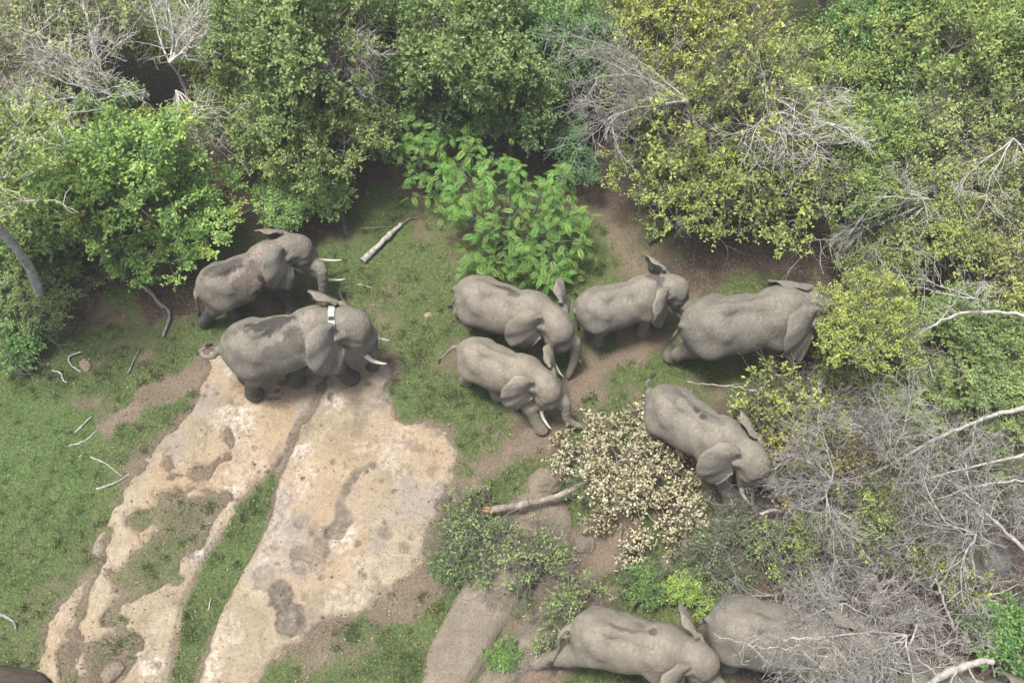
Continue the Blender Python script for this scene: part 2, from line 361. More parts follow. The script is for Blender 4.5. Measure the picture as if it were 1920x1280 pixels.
def rock_field(X, Y):
    w = .12 * fbm2(X * 1.1, Y * 1.1, 41, 4); wf = .08 * fbm2(X * 3.6, Y * 3.6, 47, 4)
    d = poly_sdf(ROCK, X, Y) + w * .7 + wf * 1.3
    d = np.minimum(d, -(poly_sdf(gp(*STRIP), X, Y) + w * .3 + wf * .3))
    for pt in PATCHES: d = np.minimum(d, -(poly_sdf(gp(*pt), X, Y) + w * 1.2 + wf * 1.8 - .05))
    for pt in ISLANDS: d = np.maximum(d, np.minimum(poly_sdf(gp(*pt), X, Y) + wf * 1.0, .3))
    d = np.minimum(d, line_dist(CRACK, X, Y) + wf * .5 - .035); d = np.minimum(d, line_dist(CRACK2, X, Y) + wf * .8 - .03)
    return d
gx = np.concatenate([-np.geomspace(320, 17.5, 26), np.arange(-17, 17.01, .085), np.geomspace(17.5, 320, 26)])
gy = np.concatenate([-np.geomspace(300, 1, 22)[:-1] , np.arange(2.5, 30.01, .085), np.geomspace(30.6, 420, 28)])
X, Y, F = grid(gx, gy)
g, lit, sand, lawn, strip = masks(X, Y); rd = rock_field(X, Y)
near_rock = (1 - sstep(0, .35, -rd)) * (poly_sdf(ROCK, X, Y) > -.5)
pz = poly_sdf(ROCK, X, Y)
g = np.where(pz > .05, np.where(strip > .5, g, g * .52), g * (1 - .35 * near_rock * (1 - lawn * .8)))
sand = np.maximum(sand, near_rock * .35)
me = mesh_from("ground", np.stack([X, Y, ground_h(X, Y) - .14 * sstep(.02, .14, rd)], 1), F, {"grass": g, "litter": lit, "sand": sand})
tag(link("ground", me, MATS["ground_soil"]), kind="structure")

def make_rock(name, side, label):
    x0, y0 = np.min(ROCK, 0) - .3; x1, y1 = np.max(ROCK, 0) + .3
    X, Y, F = grid(np.arange(x0, x1, .036), np.arange(y0, y1, .036))
    d = rock_field(X, Y)
    # the long crack and the grass strip divide the two slabs
    div = gp((640, 640), (605, 722), (585, 770), (560, 800), (543, 850), (515, 895), (470, 985), (400, 1120), (370, 1200), (335, 1320), (2500, 1320), (2500, 640))
    s = poly_sdf(div, X, Y) * side
    d = np.minimum(d, s)
    tv = fbm2(X * .75, Y * .75, 53, 5) * 2.6; terr = (np.floor(tv) + sstep(.86, 1, tv - np.floor(tv))) * .028
    for_h = sstep(0, .17, d) * .10 + sstep(.1, 1.6, d) * .07 + terr * sstep(.1, .5, d)
    z = ground_h(X, Y) + for_h - .045 + .02 * fbm2(X * .9, Y * .9, 51, 4) * sstep(0, .4, d) + .008 * fbm2(X * 6, Y * 6, 57, 3)
    z = np.where(d < 0, -.10 + ground_h(X, Y) + d * .6, z)
    w = fbm2(X * 2.3, Y * 2.3, 61, 4)
    ch = 1 - sstep(.10, .20, line_dist(CHANNEL, X, Y) + .10 * w); ch2 = 1 - sstep(.05, .13, line_dist(CHANNEL2, X, Y) + .06 * w)
    pit = np.zeros_like(X); grey = np.zeros_like(X)
    for i, (a, b_, r) in enumerate(PITS):
        q = P(a, b_)[:2]; rr = r * mpp(b_)
        k = 1 - sstep(rr * .86, rr * 1.0, np.hypot(X - q[0], (Y - q[1])) + .7 * rr * w)
        pit = np.maximum(pit, k * (1.0 if i in (0, 1, 13) else .38 + .25 * (i % 3 == 0))); 
    rs = np.random.default_rng(77); hole = np.zeros_like(X)
    for i in range(150):
        q = np.array([rs.uniform(x0, x1), rs.uniform(y0, y1)]); rr = rs.uniform(.03, .10) ** 1.0; e = rs.uniform(.5, 1); th = rs.uniform(0, 3.14)
        bx_ = np.abs(X - q[0]) + np.abs(Y - q[1]) < .5; u = (X[bx_] - q[0]) * math.cos(th) + (Y[bx_] - q[1]) * math.sin(th); v = -(X[bx_] - q[0]) * math.sin(th) + (Y[bx_] - q[1]) * math.cos(th)
        hole[bx_] = np.maximum(hole[bx_], rs.uniform(.5, 1) * (1 - sstep(rr * .7, rr * 1.15, np.hypot(u, v / e) + .03 * w[bx_])))
    pit = np.maximum(pit, hole * .8)
    z = z - .03 * hole * sstep(0, .3, d) - .05 * ch - .085 * pit * sstep(0, .3, d)
    grey = np.maximum(sstep(.2, .8, fbm2(X * .8, Y * .8, 71, 6)) * .7, ch2 * .8)
    soil = np.clip(np.maximum(np.maximum(ch * .85, pit), .9 * (1 - sstep(.0, .07, d + .05 * w))) + .45 * sstep(.42, .8, fbm2(X * 1.6, Y * 1.6, 75, 4)), 0, 1)
    white = .4 * sstep(.35, .75, fbm2(X * 1.1 + 5, Y * 1.1, 81, 5))
    for a, b_, r in ((440, 790, 40), (632, 760, 24), (440, 918, 16), (560, 845, 22), (370, 1030, 14), (285, 1250, 26), (395, 1245, 20), (640, 1010, 30), (430, 700, 14)):
        q = P(a, b_)[:2]; white = np.maximum(white, 1 - sstep(r * .5 * mpp(b_), r * 1.3 * mpp(b_), np.hypot(X - q[0], Y - q[1]) + .12 * w))
    och = sstep(.1, .6, fbm2(X * .5 + 11, Y * .5, 91, 4)) * .4
    och = np.maximum(och, .6 * (1 - sstep(.3, 1.0, line_dist(gp((470, 760), (520, 760), (480, 880), (330, 900), (300, 1000)), X, Y) + .3 * w)))
    keep = (d > -.10)[F].any(1)
    F = F[keep]; used = np.unique(F); mp = np.zeros(len(X), int); mp[used] = np.arange(len(used))
    V = np.stack([X, Y, z], 1)[used]
    me = mesh_from(name, V, mp[F], {"soil": soil[used], "white": white[used], "ochre": och[used], "grey": grey[used]})
    return tag(link(name, me, MATS["bare_rock"]), label, kind="structure")
make_rock("rock_slab", 1, "broad tan bare rock slab right of the grass strip")
make_rock("rock_slab", -1, "broken tan rock slab left of the grass strip")

# ------------------------------------------------------------------ grass blades
rng = np.random.default_rng(5)
def grass_mesh():
    N = 900000
    px = rng.uniform(-120, 2040, N); py = rng.uniform(380, 1400, N)
    Q = P(px, py, 0); X, Y = Q[:, 0], Q[:, 1]
    g, lit, sand, lawn, strip = masks(X, Y)
    rd = rock_field(X, Y); inside = poly_sdf(ROCK, X, Y)
    g = np.where(rd > -.04, 0, g); g = np.where((inside > .05) & (strip < .5), g * .62, g)
    clump = sstep(-.35, .55, fbm2(X * 2.2, Y * 2.2, 101, 3))
    prob = np.clip(g * 1.25 - .22, 0, 1) * (.35 + .65 * clump) * .8
    k = rng.random(N) < prob
    X, Y, lawn, g, strip = X[k], Y[k], lawn[k], g[k], strip[k]; N = len(X)
    patch = fbm2(X * .45, Y * .45, 111, 3)
    h = rng.uniform(.035, .085, N) * (1 + .9 * sstep(.2, .8, fbm2(X * .8, Y * .8, 115, 3)) * (1 - lawn))
    # taller tufts here and there
    nt_ = 1500; pick = rng.integers(0, N, nt_); tX = np.repeat(X[pick], 26) + rng.normal(0, .045, nt_ * 26); tY = np.repeat(Y[pick], 26) + rng.normal(0, .045, nt_ * 26)
    ok = rock_field(tX, tY) < -.03
    th = np.repeat(rng.uniform(.09, .22, nt_), 26) * rng.uniform(.6, 1.1, nt_ * 26); rp = np.repeat(pick, 26)[ok]
    X = np.concatenate([X, tX[ok]]); Y = np.concatenate([Y, tY[ok]]); h = np.concatenate([h, th[ok]]); lawn = np.concatenate([lawn, lawn[rp] * .5]); patch = np.concatenate([patch, patch[rp]]); N = len(X)
    a = rng.uniform(0, 2 * math.pi, N); lean = rng.uniform(.2, 1.1, N)
    b0 = np.stack([X, Y, ground_h(X, Y) - .01], 1)
    dr = np.stack([np.cos(a) * np.sin(lean), np.sin(a) * np.sin(lean), np.cos(lean)], 1)
    sd = np.stack([-np.sin(a), np.cos(a), np.zeros(N)], 1) * rng.uniform(.006, .013, N)[:, None]
    V = np.stack([b0 - sd, b0 + sd, b0 + dr * h[:, None]], 1).reshape(-1, 3)
    F = np.arange(3 * N).reshape(N, 3)
    t = rng.random(N)[:, None]; c = (1 - t) * np.array([.042, .078, .026]) + t * np.array([.112, .152, .060]); c = c * (1 + .45 * fbm2(X * 1.1, Y * 1.1, 117, 4))[:, None]
    lw = (lawn * (.65 + .35 * patch))[:, None]; c = c * (1 - lw) + lw * ((1 - t) * np.array([.10, .225, .056]) + t * np.array([.185, .36, .105]))
    c = np.clip(c * (1 + .25 * fbm2(X * 2.6, Y * 2.6, 119, 3))[:, None] * rng.uniform(.75, 1.3, (N, 1)), .01, 1); dry = (rng.random(N) < .07 + .20 * sstep(.1, -.7, patch))[:, None]; c = np.where(dry, np.array([.26, .22, .12]) * (.7 + .5 * t), c)
    return mesh_from("grass", V, F, {"col": np.repeat(c, 3, 0)}, False)
tag(link("grass", grass_mesh(), MATS["grass_blade"]), "short green grass over the clearing and in the rock strip", "grass", kind="stuff")
def litter_mesh():
    N = 9000
    px = rng.uniform(-60, 1980, N); py = rng.uniform(200, 1300, N); Q = P(px, py, 0)
    g, lit, sand, lawn, strip = masks(Q[:, 0], Q[:, 1]); rd = rock_field(Q[:, 0], Q[:, 1])
    cl = sstep(-.2, .6, fbm2(Q[:, 0] * 1.1, Q[:, 1] * 1.1, 131, 3))
    k = rng.random(N) < np.where(rd > 0, .10, (.10 + .6 * lit + .25 * cl) * (1 - .75 * lawn)); Q = Q[k]; N = len(Q); rk = rd[k] > 0
    Q[:, 2] = ground_h(Q[:, 0], Q[:, 1]) + np.where(rk, .13, .03) + rng.uniform(0, .03, N)
    a = rng.uniform(0, 6.28, N); ax = np.stack([np.cos(a), np.sin(a), rng.normal(0, .2, N)], 1); nn = unit(np.stack([rng.normal(0, .3, N), rng.normal(0, .3, N), np.ones(N)], 1))
    t = rng.random((N, 1)); c = (1 - t) * np.array([.20, .165, .115]) + t * np.array([.42, .385, .30]); c = np.where(rng.random((N, 1)) < .2, np.array([.30, .30, .10]), c)
    c = np.where(rng.random((N, 1)) < .15, np.array([.22, .11, .05]), c)
    L = rng.uniform(.03, .075, N); V, F, cc = leaves(Q, ax, nn, L, L * .33, c)
    return mesh_from("leaf_litter", V, F, {"col": cc}, False)
tag(link("leaf_litter", litter_mesh(), MATS["leaf"]), "pale fallen leaves scattered over the soil and grass", "leaves", kind="stuff")

def chips():
    N = 26000; x0, y0 = np.min(ROCK, 0) - .5; x1, y1 = np.max(ROCK, 0) + .5
    X = rng.uniform(x0, x1, N); Y = rng.uniform(y0, y1, N); rd = rock_field(X, Y)
    k = rng.random(N) < np.where(np.abs(rd) < .14, .34, np.where(rd < 0, .05, .05)); X, Y, rd = X[k], Y[k], rd[k]; N = len(X)
    sz = rng.uniform(.008, .022, N) * np.where(rng.random(N) < .05, 1.9, 1)
    z = ground_h(X, Y) + np.where(rd > 0, sstep(0, .17, rd) * .10 + sstep(.1, 1.6, rd) * .07 - .03, .0)
    o = np.array([[1, 0, 0], [0, 1, 0], [-1, 0, 0], [0, -1, 0], [0, 0, 1], [0, 0, -1]], float)
    V = np.stack([X, Y, z], 1)[:, None] + o[None] * sz[:, None, None] * rng.uniform(.6, 1.4, (N, 6, 1))
    f = np.array([[0, 1, 4], [1, 2, 4], [2, 3, 4], [3, 0, 4], [1, 0, 5], [2, 1, 5], [3, 2, 5], [0, 3, 5]])
    F = (np.arange(N)[:, None, None] * 6 + f[None]).reshape(-1, 3)
    t = rng.random((N, 1)); c = (1 - t) * np.array([.13, .105, .08]) + t * np.array([.30, .255, .195])
    return mesh_from("rock_chips", V.reshape(-1, 3), F, {"col": np.repeat(c, 6, 0)}, False)
tag(link("rock_chips", chips(), MATS["grass_blade"]), "small loose stones along the rims of the bare rock", "stones", kind="stuff")

# ------------------------------------------------------------------ boulders
def boulder(pxy, size, rz, label, seed, z=-.05, tint=(1, 1, 1), flat=.0, group=None):
    r = np.random.default_rng(seed)
    nu, nv = 40, 22
    u = np.linspace(0, 2 * math.pi, nu, endpoint=False); v = np.linspace(-.35, math.pi / 2, nv)
    U, Vv = np.meshgrid(u, v, indexing='ij')
    d = np.stack([np.cos(U) * np.cos(Vv), np.sin(U) * np.cos(Vv), np.sin(Vv)], -1)
    d = np.sign(d) * np.abs(d) ** np.array([.85, .85, 1.0])
    k = 1 + .18 * noise3(d[..., 0] * 1.4 + seed, d[..., 1] * 1.4, d[..., 2] * 1.4, seed) + .09 * noise3(d[..., 0] * 3.5, d[..., 1] * 3.5 + seed, d[..., 2] * 3.5, seed + 3)
    p = (d * k[..., None]).reshape(-1, 3)
    p[:, 2] = np.where(p[:, 2] > .72, .72 + (p[:, 2] - .72) * (1 - flat), p[:, 2])
    p = p * np.array(size)
    I = np.arange(nu * nv).reshape(nu, nv); J = np.roll(I, -1, 0)
    F = np.stack([I[:, :-1], J[:, :-1], J[:, 1:], I[:, 1:]], -1).reshape(-1, 4)
    me = mesh_from("boulder", p, F)
    o = link("boulder", me, MATS["boulder_stone"]); q = P(*pxy, 0); o.location = (q[0], q[1], z); o.rotation_euler = (0, 0, rz); o.color = (*tint, 1)
    return tag(o, label, "boulder", group or "boulders beside the fallen branch")
boulder((1022, 905), (.52, .34, .34), .35, "rounded tan boulder just above the splintered branch end", 1, tint=(1.3, 1.22, 1.05))
boulder((1000, 985), (.95, .85, .26), .5, "large flat speckled boulder under the splintered branch", 2, flat=.7, tint=(1.25, 1.15, 1.0))
boulder((880, 1190), (2.3, .66, .36), 1.12, "long smooth grey boulder below the grey-green shrub", 3, flat=.6, tint=(1.35, 1.28, 1.15))
boulder((985, 1215), (1.7, .42, .28), .85, "narrow grey ridge of rock beside the long smooth boulder", 4, tint=(1.3, 1.22, 1.1))
boulder((1095, 1020), (.26, .24, .22), 0, "small round grey boulder below the pale-leaved branch", 5, tint=(1.2, 1.1, 1.05))
boulder((1810, 1035), (1.05, .85, .35), .3, "flat blue-grey boulder seen through the bare twigs", 7, flat=.6, tint=(.75, .78, .85), group="boulders in the dead thicket")
boulder((1745, 905), (.9, .6, .45), 1.1, "pale grey boulder deep under the long dead limbs", 8, flat=.5, tint=(.85, .88, .92), group="boulders in the dead thicket")
boulder((1930, 1285), (.75, .7, .85), .2, "dark smooth boulder in the bottom right corner", 10, tint=(.8, .78, .75), group="boulders in the dead thicket")
boulder((1850, 1165), (.42, .35, .25), .5, "small pale blue-grey stone near the orange dead leaves", 11, tint=(1.0, 1.1, 1.15), group="boulders in the dead thicket")
boulder((802, 592), (.10, .085, .08), .5, "small pale stone on the grass left of the paired elephants", 12, z=0, tint=(1.9, 1.8, 1.6), group="small stones in the grass")
boulder((212, 1258), (.27, .20, .12), .8, "round mottled rock in the mossy patch of the left slab", 13, z=0, tint=(1.35, 1.2, 1.05), group="small stones in the grass")
boulder((160, 684), (.13, .2, .09), .8, "tan stone beside the curved white stick", 14, z=0, tint=(1.5, 1.3, 1.05), group="small stones in the grass")
boulder((15, 1278), (.9, .35, .4), -.1, "dark rock edge in the bottom left corner", 15, tint=(.42, .38, .36), group="small stones in the grass")

# ------------------------------------------------------------------ elephants
def surface_nets(D, o, h):
    s = D < 0
    nx, ny, nz_ = D.shape
    c = np.zeros((nx - 1, ny - 1, nz_ - 1), np.int8)
    for i in (0, 1):
        for j in (0, 1):
            for k in (0, 1): c += s[i:nx - 1 + i, j:ny - 1 + j, k:nz_ - 1 + k]
    act = (c > 0) & (c < 8); A = np.argwhere(act); idx = np.full(act.shape, -1); idx[act] = np.arange(len(A))
    acc = np.zeros((len(A), 3)); cnt = np.zeros(len(A))
    cor = [(i, j, k) for i in (0, 1) for j in (0, 1) for k in (0, 1)]
    val = {q: D[A[:, 0] + q[0], A[:, 1] + q[1], A[:, 2] + q[2]] for q in cor}
    for a in cor:
        for ax in range(3):
            if a[ax]: continue
            b_ = list(a); b_[ax] = 1; b_ = tuple(b_)
            va, vb = val[a], val[b_]; m_ = (va < 0) != (vb < 0)
            t = np.where(m_, va / np.where(m_, va - vb, 1), 0)
            p = np.array(a, float)[None] + t[:, None] * (np.array(b_) - np.array(a))[None]
            acc += p * m_[:, None]; cnt += m_
    V = o + h * (A + acc / cnt[:, None])
    Fs = []
    for ax in range(3):
        sl0 = [slice(1, -1)] * 3; sl0[ax] = slice(0, -1); sl1 = list(sl0); sl1[ax] = slice(1, None)
        s0, s1 = s[tuple(sl0)], s[tuple(sl1)]
        E = np.argwhere(s0 != s1); up = s0[tuple(E.T)]
        base = E.copy(); u, v = [(1, 2), (2, 0), (0, 1)][ax]
        for d in (u, v): base[:, d] += 1
        def cell(du, dv):
            q = base.copy(); q[:, u] -= du; q[:, v] -= dv; return idx[tuple(q.T)]
        q = np.stack([cell(1, 1), cell(0, 1), cell(0, 0), cell(1, 0)], 1)
        Fs.append(np.where(up[:, None], q, q[:, ::-1]))
    return V, np.concatenate(Fs)
def rot_yp(yaw, pitch, roll=0):
    cy, sy, cp, sp, cr, sr = math.cos(yaw), math.sin(yaw), math.cos(pitch), math.sin(pitch), math.cos(roll), math.sin(roll)
    Rz = np.array([[cy, -sy, 0], [sy, cy, 0], [0, 0, 1]]); Ry = np.array([[cp, 0, sp], [0, 1, 0], [-sp, 0, cp]]); Rx = np.array([[1, 0, 0], [0, cr, -sr], [0, sr, cr]])
    return Rz @ Ry @ Rx          # +pitch drops the head
def catmull(pts, n):
    p = np.asarray(pts, float); p = np.vstack([2 * p[0] - p[1], p, 2 * p[-1] - p[-2]]); k = len(p) - 3
    t = np.linspace(0, k, n); i = np.minimum(t.astype(int), k - 1); f = (t - i)[:, None]
    a, b_, c, d = p[i], p[i + 1], p[i + 2], p[i + 3]
    return .5 * (2 * b_ + (c - a) * f + (2 * a - 5 * b_ + 4 * c - d) * f ** 2 + (3 * b_ - a - 3 * c + d) * f ** 3)

EAR = np.array([(.0, .44), (.22, .58), (.52, .57), (.78, .40), (.90, .12), (.88, -.16), (.76, -.42), (.58, -.64), (.40, -.80), (.26, -.74), (.12, -.52), (0, -.34)])
def ear_mesh(side, spread, flare, size, seed):
    """a thin curved ear: u runs back from the head, v up; spread = opening from the neck"""
    N, M = 40, 11
    out_ = catmull(EAR, N) * size; s = np.linspace(0, 1, N)[:, None]
    att = np.concatenate([np.zeros((N, 1)), (.40 - .72 * s)], 1) * size
    t = np.linspace(0, 1, M)[None, :, None]
    uv = att[:, None] + (out_ - att)[:, None] * t
    u, v = uv[..., 0], uv[..., 1]; tt = t[..., 0]; ss = s[..., 0:1]
    r = np.random.default_rng(seed)
    w = .10 * size * np.sin(math.pi * np.clip(tt, 0, 1) * .9) * -1 + .16 * size * tt ** 2 * np.exp(-((ss - .16) / .14) ** 2)
    w = w + .05 * size * np.sin(ss * 17 + r.uniform(0, 6)) * tt ** 2.2 * sstep(.25, .5, ss) + .03 * size * np.sin(ss * 41 + r.uniform(0, 6)) * tt ** 3
    ct, st, cf, sf = math.cos(spread), math.sin(spread), math.cos(flare), math.sin(flare)
    ax_u = np.array([-ct, side * st, 0]); ax_v = np.array([0, -side * sf, cf]); ax_v = ax_v - ax_u * (ax_v @ ax_u); ax_v /= np.linalg.norm(ax_v)
    ax_w = np.cross(ax_u, ax_v) * -side
    p = u[..., None] * ax_u + v[..., None] * ax_v + w[..., None] * ax_w
    gu = np.gradient(p, axis=0); gv = np.gradient(p, axis=1); nn = unit(np.cross(gu, gv)); th = (.030 - .017 * tt)[..., None] * size
    a, b_ = (p + nn * th).reshape(-1, 3), (p - nn * th).reshape(-1, 3)
    I = np.arange(N * M).reshape(N, M); K = N * M
    q = np.stack([I[:-1, :-1], I[1:, :-1], I[1:, 1:], I[:-1, 1:]], -1).reshape(-1, 4)
    rim = np.concatenate([I[:, -1], ]); e = np.stack([rim[:-1], rim[1:], rim[1:] + K, rim[:-1] + K], 1)
    return np.concatenate([a, b_]), np.concatenate([q, q[:, ::-1] + K, e])

def elephant(sp):
    # ---- place: tail root and crown of the head are known in the photograph
    s = sp.get('s', 1.0)
    for _ in range(6):
        A = P(*sp['rump'], 1.95 * s); B = P(*sp['head'], 2.45 * s); L = np.linalg.norm((B - A)[:2])
        if 's' not in sp: s = L / 3.06
    s = float(np.clip(s, .7, 1.35))
    hd = math.atan2(B[1] - A[1], B[0] - A[0]); ch, sh = math.cos(hd), math.sin(hd)
    mid = A[:2] + np.array([ch, sh]) * 1.42 * s
    z0 = sp['z'] if sp.get('z') else float(ground_h(np.array([mid[0]]), np.array([mid[1]]))[0]) - .02
    print("elephant scale %.2f heading %.0f" % (s, math.degrees(hd)))
    def loc(px, py, z):          # photograph pixel at real height z -> elephant frame
        q = P(px, py, z + z0); d = q[:2] - mid
        return np.array([d[0] * ch + d[1] * sh, -d[0] * sh + d[1] * ch, z]) / s
    h = .036
    bulk = sp.get('bulk', .91)
    prim = []
    def ell(c, r, k=.18, R=None): prim.append(('e', np.array(c, float), np.array(r, float), k, R))
    def cone(a, b_, ra, rb, k=.12): prim.append(('c', np.array(a, float), np.array(b_, float), ra, rb, k))
    ell((0, 0, 1.60), (1.22, .72 * bulk, .78 * bulk), .2); ell((-.35, 0, 1.56), (.95, .76 * bulk, .74 * bulk), .2)
    ell((-.15, 0, 1.72), (1.05, .58, .66), .2); ell((-.92, 0, 1.78), (.58, .56, .66), .25); ell((.80, 0, 1.78), (.62, .54, .76), .25)
    bn = sp.get('bony', 0); cone((-1.22, 0, 2.16), (-.55, 0, 2.40 + bn * .04), .11, .11, .22 - bn * .08); cone((-.55, 0, 2.40 + bn * .04), (.25, 0, 2.37), .10, .10, .22 - bn * .08); cone((.25, 0, 2.37), (.90, 0, 2.45), .11, .14, .22)
    for y in (-1, 1):
        cone((-1.0, y * .20, 2.24), (-.66, y * .42, 2.02), .13, .18, .20); cone((.52, y * .36, 2.16), (.74, y * .52, 1.55), .13, .20, .14); cone((.95, y * .30, 2.15), (.80, y * .46, 1.6), .14, .22, .2)
    # neck and head
    yaw, pit = math.radians(sp.get('yaw', 0)), math.radians(sp.get('pitch', 10)); roll = math.radians(sp.get('roll', 0)); R = rot_yp(yaw, pit, roll)
    piv = np.array([1.24, 0, 2.10 + sp.get('lift', 0)]); hs = sp.get('head_size', 1.10); H = lambda p: piv + R @ (np.array(p, float) * hs)
    cone((.85, 0, 1.98), H((.12, 0, -.02)), .58, .45, .2); cone((.9, 0, 2.25), H((.2, 0, .18)), .30, .28, .2)
    def hell(c, r, k): ell(H(c), np.array(r) * hs, k, R)
    def hcone(a, b_, ra, rb, k): cone(H(a), H(b_), ra * hs, rb * hs, k)
    hell((.34, 0, .14), (.45, .345, .43), .12); hell((.20, .09, .32), (.25, .17, .20), .10); hell((.20, -.09, .32), (.25, .17, .20), .10); hcone((.50, 0, .12), (.80, 0, -.34), .34, .25, .12)
    hell((.38, 0, -.32), (.38, .29, .28), .14); hell((.52, 0, -.52), (.26, .17, .13), .1)
    for y in (-1, 1):
        hcone((.58, y * .22, .14), (.66, y * .26, -.02), .15, .12, .06); hcone((.54, y * .23, -.16), (.80, y * .245, -.50), .165, .115, .06); hcone((.24, y * .26, -.04), (.62, y * .29, -.07), .13, .09, .09); hcone((.30, y * .22, .20), (.10, y * .40, .20), .13, .10, .08); hcone((.10, y * .38, .20), (.08, y * .40, -.12), .09, .07, .06)
    tr = [H((.76, 0, -.22)), H((.84, 0, -.50))] + [loc(*q) for q in sp['trunk']]
    tr = catmull(tr, 18); rr = .24 * (1 - np.linspace(0, 1, 18) ** .75) + .08
    for i in range(17): cone(tr[i], tr[i + 1], rr[i], rr[i + 1], .05)
    # legs
    default = {'fl': (.95, .38), 'fr': (.70, -.38), 'hl': (-1.05, .36), 'hr': (-.75, -.36)}
    for key, (dx, dy) in default.items():
        y = 1 if dy > 0 else -1
        f = sp.get(key)
        ft = loc(*f, .14) if f and len(f) == 2 and abs(f[0]) > 20 else np.array([f[0] if f else dx, f[1] if f else dy, .14])
        if key[0] == 'f':
            sh_ = np.array([.78, y * .36, 1.55]); el = sh_ * .5 + np.array([ft[0], ft[1], 1.0]) * .5; el[2] = 1.05; wr = el * .42 + ft * .58; wr[2] = .52
            cone(sh_, el, .36, .25, .15); cone(el, wr, .25, .185, .1); cone(wr, ft + [0, 0, .08], .185, .20, .08); ell(ft + [.05, 0, -.02], (.25, .225, .17), .08)
        else:
            hp = np.array([-.86, y * .34, 1.55]); kn = hp * .52 + np.array([ft[0], ft[1], .9]) * .48 + [.10, 0, 0]; kn[2] = .98; ho = kn * .42 + ft * .58 + [-.04, 0, 0]; ho[2] = .46
            cone(hp, kn, .42, .26, .16); cone(kn, ho, .26, .175, .1); cone(ho, ft + [0, 0, .08], .175, .19, .08); ell(ft + [.05, 0, -.02], (.24, .205, .17), .08)
    tl = [np.array([-1.30, 0, 1.98]), np.array([-1.50, 0, 1.90])] + [loc(*q) for q in sp['tail']]
    tl = catmull(tl, 14); tr_ = np.linspace(.085, .036, 14)
    for i in range(13): cone(tl[i], tl[i + 1], tr_[i], tr_[i + 1], .07 if i < 4 else .02)
    # ---- distance field
    lo, hi = np.array([1e9] * 3), np.array([-1e9] * 3)
    for p in prim:
        if p[0] == 'e': lo = np.minimum(lo, p[1] - p[2].max()); hi = np.maximum(hi, p[1] + p[2].max())
        else:
            m_ = max(p[3], p[4]); lo = np.minimum(lo, np.minimum(p[1], p[2]) - m_); hi = np.maximum(hi, np.maximum(p[1], p[2]) + m_)
    lo[2] = max(lo[2], -.12); lo -= .1; hi += .1
    dims = np.ceil((hi - lo) / h).astype(int) + 1
    xs = [lo[i] + h * np.arange(dims[i]) for i in range(3)]
    G = [xs[0][:, None, None].astype(np.float32), xs[1][None, :, None].astype(np.float32), xs[2][None, None, :].astype(np.float32)]
    D = np.full(dims, 3.0, np.float32)
    for p in prim:
        if p[0] == 'e':
            _, c_, r_, k, R_ = p; ext = r_.max() + .45; a_, b_ = c_ - ext, c_ + ext
        else:
            _, a0, b0, ra, rb, k = p; m_ = max(ra, rb) + .45; a_, b_ = np.minimum(a0, b0) - m_, np.maximum(a0, b0) + m_
        i0 = np.clip(((a_ - lo) / h).astype(int), 0, dims); i1 = np.clip(((b_ - lo) / h).astype(int) + 2, 0, dims)
        if (i1 <= i0).any(): continue
        S = tuple(slice(i0[i], i1[i]) for i in range(3))
        gx_, gy_, gz_ = G[0][S[0]], G[1][:, S[1]], G[2][:, :, S[2]]
        if p[0] == 'e':
            q = [gx_ - c_[0], gy_ - c_[1], gz_ - c_[2]]
            if R_ is not None: q = [R_[0, i] * q[0] + R_[1, i] * q[1] + R_[2, i] * q[2] for i in range(3)]
            k0 = np.sqrt((q[0] / r_[0]) ** 2 + (q[1] / r_[1]) ** 2 + (q[2] / r_[2]) ** 2); k1 = np.sqrt((q[0] / r_[0] ** 2) ** 2 + (q[1] / r_[1] ** 2) ** 2 + (q[2] / r_[2] ** 2) ** 2) + 1e-6
            d = k0 * (k0 - 1) / k1
        else:
            e = b0 - a0; L2 = e @ e + 1e-9
            t = np.clip(((gx_ - a0[0]) * e[0] + (gy_ - a0[1]) * e[1] + (gz_ - a0[2]) * e[2]) / L2, 0, 1)
            d = np.sqrt((gx_ - a0[0] - t * e[0]) ** 2 + (gy_ - a0[1] - t * e[1]) ** 2 + (gz_ - a0[2] - t * e[2]) ** 2) - (ra + (rb - ra) * t)
        o_ = D[S]; hh = np.clip(.5 + .5 * (o_ - d) / k, 0, 1)
        D[S] = o_ * (1 - hh) + d * hh - k * hh * (1 - hh)
    D = np.maximum(D, -G[2])                       # flat soles
    V, F = surface_nets(D, lo, h)
    # ears join the head
    for side, key in ((1, 'L'), (-1, 'R')):
        spread, flare = sp.get('ear' + key, (45, 15))
        ev, ef = ear_mesh(side, math.radians(spread), math.radians(flare), sp.get('ear_size', 1.14) * (.86 if side > 0 else 1), sp['seed'] + side)
        Re = rot_yp(yaw, pit * .3, roll); ev = (Re @ ev.T).T + H((.11, side * .36, .14))
        F = np.concatenate([F, ef + len(V)]); V = np.concatenate([V, ev])
    # hide state: wet legs, mud stains, pale dust
    nse = noise3(V[:, 0] * 2.2, V[:, 1] * 2.2, V[:, 2] * 2.2, sp['seed']) + .6 * noise3(V[:, 0] * 6, V[:, 1] * 6, V[:, 2] * 6, sp['seed'] + 1) + .35 * noise3(V[:, 0] * 14, V[:, 1] * 14, V[:, 2] * 14, sp['seed'] + 2)
    wet = np.zeros(len(V)); dust = np.zeros(len(V))
    if 'wet' in sp: wet = .85 * (1 - sstep(sp['wet'] - .14, sp['wet'] + .14, V[:, 2] + .10 * nse + np.where(V[:, 0] > 1.4, .15, 0)))
